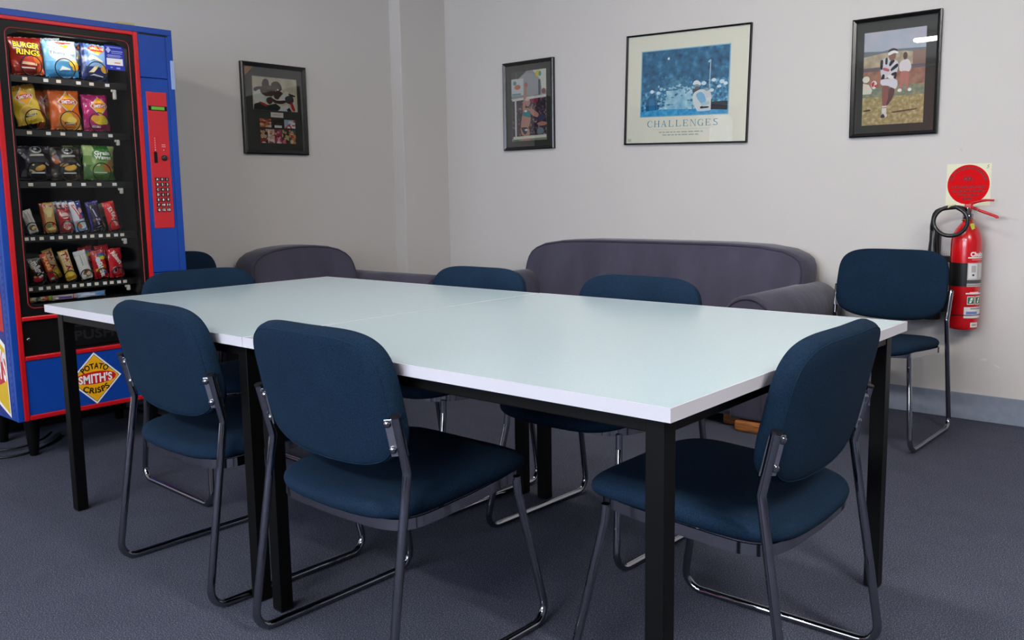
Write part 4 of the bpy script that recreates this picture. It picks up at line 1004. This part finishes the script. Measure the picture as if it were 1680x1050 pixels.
def c_chal(b, f):
    art(b, f, [('r', .015, .02, .985, .98, mat('poster_paper', hexc('efebd8'), .7, spec=.1))])
    g = sub(f, .135, .16, .84, .742)
    B1, B2, B3, B4 = '2f7da6', '1d4a68', '4aa3cc', '123247'
    art(b, g, [('r', -.012, -.015, 1.012, 1.015, '8fc4d9'), ('r', 0, 0, 1, 1, GOLF1), ('p', [(0, .66), (.12, .60), (.3, .64), (.5, .5), (.75, .5), (.9, .46), (1, .48), (1, 1), (0, 1)], GOLF2),
               ('p', [(.2, .95), (.24, .78), (.30, .62), (.28, .48), (.34, .40), (.44, .42), (.52, .46), (.60, .55), (.64, .7), (.62, .95)], GOLF4),
               ('p', [(.19, .95), (.24, .84), (.28, .74), (.34, .66), (.36, .57), (.43, .51), (.50, .55), (.56, .57), (.61, .64), (.63, .76), (.62, .95)], GOLF3),
               ('b', .20, .50, .62, .92, 90, .018, .018, [GOLF3, GOLF4], 31), ('b', .24, .40, .58, .62, 60, .02, .016, [GOLF4, GOLF1, GOLF4], 32), ('b', .30, .62, .60, .92, 50, .03, .03, [GOLF3], 33),
               ('e', .13, .62, .022, .028, 'e2f2f6'), ('e', .205, .645, .022, .024, 'd6ecf2'), ('p', [(.06, .75), (.12, .66), (.17, .70), (.2, .95), (.06, .95)], '1f5f88'), ('p', [(.09, .74), (.16, .72), (.18, .95), (.1, .95)], '2a78a4'),
               ('e', .84, .50, .024, .026, 'e2f2f6'), ('e', .93, .53, .028, .03, 'd9eef4'), ('e', .97, .56, .024, .026, 'e6f3f6'), ('e', .73, .54, .028, .03, 'c9e6f0'), ('e', .90, .60, .026, .02, 'd6ecf2'), ('e', .82, .65, .026, .026, 'd6ecf2'), ('r', .82, .82, 1, .97, '0e1418')], 1)
    art(b, g, [('p', [(0, .93), (.25, .90), (.5, .91), (.8, .93), (1, .95), (1, 1), (0, 1)], GOLF5), ('e', .32, .13, .013, .02, 'dff0f4'), ('p', [(.795, .20), (.805, .20), (.80, .62), (.79, .62)], 'b9d8e0'), ('p', [(.77, .22), (.80, .19), (.81, .22), (.78, .245)], 'a3cfe0'),
               ('p', [(.60, .62), (.66, .60), (.70, .64), (.66, .72), (.62, .71)], '3b4f5c'), ('p', [(.61, .68), (.70, .62), (.80, .66), (.83, .78), (.82, .95), (.67, .96), (.62, .84)], 'dfe3e2'), ('p', [(.64, .70), (.70, .66), (.74, .70), (.77, .80), (.73, .86), (.68, .80)], '7fbadb'), ('p', [(.74, .68), (.78, .66), (.80, .74), (.77, .76)], '8fc2de'), ('p', [(.70, .84), (.80, .80), (.81, .86), (.72, .88)], 'b9cdd6'),
               ('p', [(.625, .55), (.66, .53), (.69, .56), (.685, .61), (.65, .625), (.63, .60)], '8a97a0'), ('p', [(.605, .56), (.62, .50), (.66, .485), (.70, .53), (.70, .575), (.66, .545)], 'e4ecec'), ('e', .66, .60, .025, .02, '55636c'), ('p', [(.72, .66), (.78, .62), (.82, .70), (.82, .76), (.76, .74)], 'd3dadc'), ('e', .77, .635, .022, .025, '9aa6aa'),
               ('p', [(.70, .885), (.80, .885), (.80, .91), (.70, .92)], '20282c'), ('e', .72, .90, .02, .02, '14191c'), ('p', [(.66, .92), (.82, .91), (.83, .95), (.67, .96)], 'cfdfe6'), ('p', [(.82, .78), (.83, .78), (.83, .94), (.82, .94)], '14191c')], 24)
    x0, x1 = .185, .782; n = 10
    for k, ch in enumerate('CHALLENGES'):
        cw = (x1-x0)/n
        serif(b, ch, lambda x, y, k=k: f(x0+cw*(k+.06+.88*x), .842-.058*y, 3))
    GR = ink('a9aea6', .5, .3)
    rn = random.Random(4)
    b.poly([f(.24, .864, 3), (f(.72, .864, 3)), f(.72, .866, 3), f(.24, .866, 3)], ink('c3c6bc'))
    for v, a, e in ((.886, .295, .655), (.911, .325, .62)):
        x = a
        while x < e:
            wd = rn.uniform(.015, .05); b.poly([f(x, v, 3), f(min(x+wd, e), v, 3), f(min(x+wd, e), v+.009, 3), f(x, v+.009, 3)], GR); x += wd+.008
    b.poly([f(.025, .945, 3), f(.055, .945, 3), f(.055, .97, 3), f(.025, .97, 3)], ink('c9c9be'))
picture('framed_poster', 'large ivory poster of a golfer in sand spray, lettered CHALLENGES, thin black frame', 'poster', back_M(-2.572, 1.650, -1.7), .776, .617, .009, .018, IVORY, c_chal)

def c_net(b, f):
    g = sub(f, .135, .12, .835, .90)
    art(b, g, [('r', 0, 0, 1, 1, STAND), ('r', 0, 0, 1, .25, SKYP), ('p', [(0, .20), (.3, .215), (.45, .2), (1, .215), (1, .27), (0, .27)], '6a7276'), ('p', [(0, .26), (.3, .235), (.65, .23), (1, .26), (1, .40), (0, .40)], STAND),
               ('r', .8, .24, 1, .40, '8a6a5c'), ('r', 0, .38, 1, .43, '6a5f66'), ('r', 0, .42, 1, .62, BROWN), ('p', [(0, .60), (1, .585), (1, .70), (0, .72)], FIELD), ('r', 0, .70, 1, 1, SAND),
               
               ('e', .05, .50, .06, .035, 'd9d3c4'), ('p', [(0, .54), (.1, .56), (.16, .62), (.14, .66), (0, .66)], 'd9d0c0'), ('p', [(.02, .835), (.14, .825), (.14, .845), (.02, .85)], '3a332c'), ('p', [(.48, .865), (.9, .845), (.9, .86), (.5, .885)], '5a4638')])
    SK = 'a8705c'
    art(b, g, [('e', .68, .285, .035, .04, '5a3a34'), ('p', [(.62, .33), (.74, .32), (.79, .40), (.76, .46), (.60, .45), (.58, .38)], 'e0d6d6'), ('p', [(.61, .44), (.76, .45), (.74, .60), (.76, .64), (.72, .64), (.68, .50), (.64, .64), (.6, .63), (.62, .54)], 'b9746a'), ('e', .61, .645, .035, .018, 'ece8e6'), ('e', .77, .645, .03, .018, 'ece8e6')], 16)
    art(b, g, [('p', [(.27, .40), (.33, .44), (.27, .55), (.20, .56)], SK), ('p', [(.28, .31), (.38, .285), (.56, .32), (.58, .40), (.54, .48), (.54, .53), (.30, .52)], 'd3cfd6'),
               ('p', [(.28, .31), (.33, .30), (.32, .42), (.28, .40)], '1b1a20'), ('p', [(.36, .29), (.40, .285), (.40, .36), (.36, .36)], '1b1a20'), ('p', [(.46, .31), (.53, .32), (.44, .39), (.42, .36)], '1b1a20'), ('p', [(.56, .35), (.58, .39), (.46, .44), (.45, .41)], '1b1a20'), ('p', [(.56, .44), (.54, .53), (.48, .49), (.46, .46)], '1b1a20'), ('p', [(.32, .46), (.36, .46), (.36, .52), (.30, .52)], '1b1a20'),
               ('p', [(.33, .385), (.44, .41), (.43, .44), (.32, .415)], 'c05a66'), ('p', [(.26, .54), (.42, .49), (.52, .475), (.52, .50), (.40, .54), (.26, .575)], SK), ('p', [(.40, .47), (.51, .485), (.50, .52), (.42, .51)], 'e6e2e6'),
               ('p', [(.30, .51), (.56, .52), (.58, .58), (.55, .63), (.48, .61), (.42, .585), (.32, .58), (.29, .55)], 'dad6de'), ('e', .19, .565, .05, .045, 'e0dcd8'), ('p', [(.14, .55), (.19, .525), (.20, .56), (.16, .60)], 'c23a3a'), ('p', [(.18, .575), (.24, .56), (.23, .60)], 'c23a3a'),
               ('p', [(.32, .575), (.44, .59), (.43, .70), (.40, .80), (.34, .80), (.33, .70)], '8a5650'), ('p', [(.45, .60), (.54, .625), (.50, .72), (.42, .80), (.40, .79), (.44, .70)], '5f3c40'), ('r', .335, .80, .41, .875, 'dcd6d0'), ('r', .335, .815, .41, .822, 'a8504c'),
               ('p', [(.33, .88), (.40, .87), (.43, .90), (.41, .925), (.32, .925)], 'd6d0c8'), ('p', [(.32, .90), (.36, .88), (.40, .925), (.32, .928)], '2c2628'),
               ('e', .47, .265, .055, .06, '8a5a4c'), ('p', [(.40, .235), (.42, .205), (.48, .19), (.55, .205), (.56, .235), (.48, .225)], '1e1a1c'), ('p', [(.40, .25), (.42, .23), (.5, .215), (.57, .235), (.57, .255), (.50, .245), (.42, .27)], 'e9e7e4')], 22)
picture('framed_photo', 'black framed picture of a ball player in a striped shirt, rightmost on the back wall', 'picture', back_M(-1.447, 1.605), .404, .559, .018, .02, MATBOARD, c_net)

# ------------------------------------------------------------------ fire extinguisher and its sign
t = thing('safety_sign', 'square cream sign with a red disc on the wall above the fire extinguisher', 'sign', (-1.104, YB, 1.088))
b = MB(); b.box((-.0935, -.0016, -.095), (.0935, -.0002, .095), mat('sign_cream', hexc('dedcc0'), .7, spec=.1)); pl = b.build('plate', t)
def sg(x, z, k=0): return (x, -.0019-.0003*k, z)
b = MB(); b.poly([sg(*p) for p in ell(0, .001, .0885, .0895, 48)], mat('sign_red', hexc('cc0e16'), .75, spec=.08)); ds = b.build('red_disc', pl)
b = MB()
def arc(x, q):
    a = PI/2-x/.0745*1.0; r = .0700+q; return sg(r*math.cos(a), .001+r*math.sin(a), 1)
lettering(b, 'THIS COLOURED EXTINGUISHER', arc, .205, .0105, BLACK, .03); b.build('curved_lettering', ds)
b = MB()
lettering(b, 'CO', lambda x, q: sg(-.004+x, .018+q, 1), .036, .019, BLACK, .06); lettering(b, '2', lambda x, q: sg(.0185+x, .017+q, 1), .005, .008, BLACK, .04); b.build('formula_lettering', ds)
b = MB()
for s, z, w in (('TO BE USED FOR PAINT,', -.017, .148), ('OIL, ELECTRICAL AND', -.035, .138), ('OTHER LIQUID', -.052, .090), ('FIRES', -.069, .038)):
    lettering(b, s, lambda x, q: sg(x, z+q, 1), w, .0105 if ',' not in s else .012, BLACK, .04)
b.build('sign_lettering', ds)
b = MB(); lettering(b, '5', lambda x, q: sg(.079+x+.3*(q-.008), .073+q, 1), .009, .015, ink('6a6a60'), .0)
b.build('pencil_mark', pl)

EX, EY, ER, EZ = -1.077, YB-.088, .0645, .437
t = thing('fire_extinguisher', 'red fire extinguisher with a black band hanging on the back wall', 'fire extinguisher', (EX, EY, EZ))
b = MB()
b.lathe([(.045, 0), (.058, .003), (ER-.002, .012), (ER, .022), (ER, .385), (.063, .405), (.058, .428), (.049, .450), (.037, .468), (.026, .480), (.022, .488), (.022, .500)], EXTRED, 48)
body = b.build('cylinder', t)
dv = Vector((-EX, -EY, 0)).normalized(); rv = Vector((-dv.y, dv.x, 0))
def cyl(phi, z, off=.0006): return (dv*math.cos(phi)+rv*math.sin(phi))*(ER+off)+Vector((0, 0, z))
def wrap(mb, p0, p1, z0, z1, m, off=.0006, n=14):
    for k in range(n):
        a, c = p0+(p1-p0)*k/n, p0+(p1-p0)*(k+1)/n
        mb.add([cyl(a, z0, off), cyl(c, z0, off), cyl(c, z1, off), cyl(a, z1, off)], [[0, 1, 2, 3]], m, None, True)
ZE = lambda z: z-EZ
b = MB(); wrap(b, rad(-170), rad(8), ZE(.636), ZE(.742), BLACK, n=40); b.build('black_band', body)
b = MB(); wrap(b, rad(8), rad(120), ZE(.636), ZE(.742), ink('b9b6b2')); wrap(b, rad(12), rad(46), ZE(.672), ZE(.738), ink('d3d0cc'), .001, 5); wrap(b, rad(56), rad(100), ZE(.676), ZE(.738), ink('cfccc8'), .001, 6)
wrap(b, rad(26), rad(34), ZE(.684), ZE(.692), BLACK, .0014, 2); wrap(b, rad(22), rad(40), ZE(.70), ZE(.73), ink('a9a6a4'), .0014, 3); wrap(b, rad(8), rad(110), ZE(.650), ZE(.666), ink('4a4a4c'), .001, 8); wrap(b, rad(10), rad(90), ZE(.640), ZE(.645), ink('8a8a8a'), .001, 8)
tag(b.build('instruction_label', body), 'grey and white instruction label')
b = MB()
def ct(p0, z0): return lambda x, q: cyl(p0+x/ER, ZE(z0)+q, .0010)
lettering(b, 'Chubb', ct(rad(47), .770), .070, .022, WHITE, .05)
for z, a, c, h in ((.763, 8, 85, .005), (.755, 22, 80, .003), (.602, 6, 88, .006), (.609, 20, 60, .003)): wrap(b, rad(a), rad(c), ZE(z), ZE(z+h), WHITE if z < .75 or h > .004 else ink('d98a84'), .001, 8)
b.build('brand_lettering', body)
b = MB()
GREEN = ink('1d6a48')
for a, c in ((12, 40), (44, 74)):
    wrap(b, rad(a), rad(c), ZE(.556), ZE(.592), WHITE, .001, 4); wrap(b, rad(a+2), rad(c-2), ZE(.559), ZE(.589), GREEN, .0014, 4)
    cc = rad((a+c)/2); b.add([cyl(cc-.12, ZE(.563), .0018), cyl(cc+.02, ZE(.563), .0018), cyl(cc+.14, ZE(.585), .0018), cyl(cc-.02, ZE(.585), .0018)], [[0, 1, 2, 3]], WHITE)
b.build('green_pictogram', body)
b = MB(); wrap(b, rad(2), rad(85), ZE(.494), ZE(.544), ink('dcdad6'), .0016, 8); wrap(b, rad(25), rad(80), ZE(.534), ZE(.540), ink('8a8a8c'), .0022, 6); wrap(b, rad(10), rad(55), ZE(.512), ZE(.524), ink('6f7fb8'), .0022, 5); wrap(b, rad(28), rad(62), ZE(.452), ZE(.474), ink('dcd6d0'), .0012, 4); wrap(b, rad(34), rad(56), ZE(.459), ZE(.467), ink('9a948e'), .0016, 3)
b.build('service_tag', body)
b = MB(); b.tube([cyl(rad(-120+240*k/30), ZE(.509)-.004+.004*k/30, .0022) for k in range(31)], .002, RUBBER, 6); b.build('tie_strap', t)
# valve, handles, pin
BRASS = mat('brass', hexc('b99a58'), .25, 1)
b = MB(); b.lathe([(.020, .498), (.022, .502), (.022, .520), (.016, .524), (.016, .548), (.012, .552)], CHROME, 20); b.box((-.014, -.013, .536), (.016, .013, .566), MRED, .004)
vv = b.build('valve', t)
b = MB(); b.tube(smooth_path([(-.004, 0, .562), (.03, -.004, .574), (.07, -.008, .582), (.105, -.010, .581)], 6), [.007]*7+[.006]*6+[.005]*6, MRED, 8); b.build('carry_handle', vv)
b = MB(); b.tube(smooth_path([(.010, -.004, .556), (.04, -.008, .540), (.085, -.012, .523), (.118, -.014, .510), (.122, -.014, .502)], 6), .0062, MRED, 8); b.build('trigger', vv)
b = MB(); b.tube([(.034+.010*math.cos(2*PI*k/16), -.017, .543+.010*math.sin(2*PI*k/16)) for k in range(16)], .0012, CHROME, 6, True); b.build('pull_ring', vv)
b = MB(); b.prism([(-.006, -.016), (.006, -.013), (.009, .010), (0, .015), (-.008, .012)], .001, ink('b8c83c'), Matrix.Translation((.033, -.050, .468)) @ Matrix.Rotation(rad(70), 4, 'X') @ Matrix.Rotation(rad(20), 4, 'Z')); b.build('lime_tag', vv)
b = MB(); b.tube([(.024*math.cos(2*PI*k/20), .024*math.sin(2*PI*k/20), .494) for k in range(20)], .0028, BRASS, 6, True); b.build('neck_ring', vv)
# hose: from the valve round a loop and down to the horn
cx, cz, rx, rz_ = -.050, .490, .071, .064
loop = [(-.012, -.018, .545), (-.03, -.045, .552)]
for k in range(0, 27):
    a = rad(78+360*k/26*1.0)
    loop.append((cx+rx*math.cos(a), -.078-.010*k/26, cz+rz_*math.sin(a)))
loop += [(-.115, -.062, .535), (-.140, -.03, .48), (-.150, -.002, .452)]
b = MB(); b.tube(smooth_path(loop, 4), .0088, RUBBER, 10); hs = b.build('hose', t)
b = MB(); b.tube([(-.062, -.079, .553), (-.034, -.0795, .5545)], .0118, ink('cdbf92'), 12); b.build('hose_collar', hs)
b = MB(); b.lathe([(.044, .032), (.0445, .04), (.040, .12), (.030, .26), (.020, .36), (.0165, .40), (.0165, .455), (.012, .46)], RUBBER, 28, Matrix.Translation((-.150, .028, 0))); hn = b.build('horn', t)
b = MB(); b.lathe([(.040, .0315), (.040, .034)], mat('horn_inside', hexc('050505'), .6), 24, Matrix.Translation((-.150, .028, 0)));  b.build('horn_mouth', hn)
b = MB(); b.box((-.03, .058, .10), (.03, .0875, .44), RUBBER, .003); b.box((-.175, .064, .30), (-.03, .0875, .325), RUBBER, .002); b.box((-.17, .058, .27), (-.13, .0875, .44), RUBBER, .003); b.build('wall_bracket', t)

# ------------------------------------------------------------------ light and view
ld = bpy.data.lights.new('daylight', 'AREA'); ld.shape = 'RECTANGLE'; ld.size = WX1-WX0-.1; ld.size_y = WZ1-WZ0-.1; ld.energy = WIN_W; ld.color = (.74, .83, 1.0)
lo = bpy.data.objects.new('daylight', ld); C.objects.link(lo); lo.location = ((WX0+WX1)/2, YF_-.02, (WZ0+WZ1)/2); lo.rotation_euler = (rad(90), 0, 0)
w = bpy.data.worlds.new('sky'); bpy.context.scene.world = w; w.use_nodes = True
nt = w.node_tree; bg = nt.nodes['Background']
st = nt.nodes.new('ShaderNodeTexSky'); st.sky_type = 'HOSEK_WILKIE'; st.turbidity = 4
nt.links.new(st.outputs[0], bg.inputs[0]); bg.inputs[1].default_value = .5
sc = bpy.context.scene
sc.view_settings.view_transform = 'Standard'; sc.view_settings.look = 'None'; sc.view_settings.gamma = 1; sc.view_settings.use_curve_mapping = False
sc.view_settings.exposure = EXPO
sc.cycles.max_bounces = 8; sc.cycles.transparent_max_bounces = 16; sc.cycles.caustics_reflective = False; sc.cycles.caustics_refractive = False
sc.cycles.use_denoising = True; sc.cycles.sample_clamp_indirect = 6
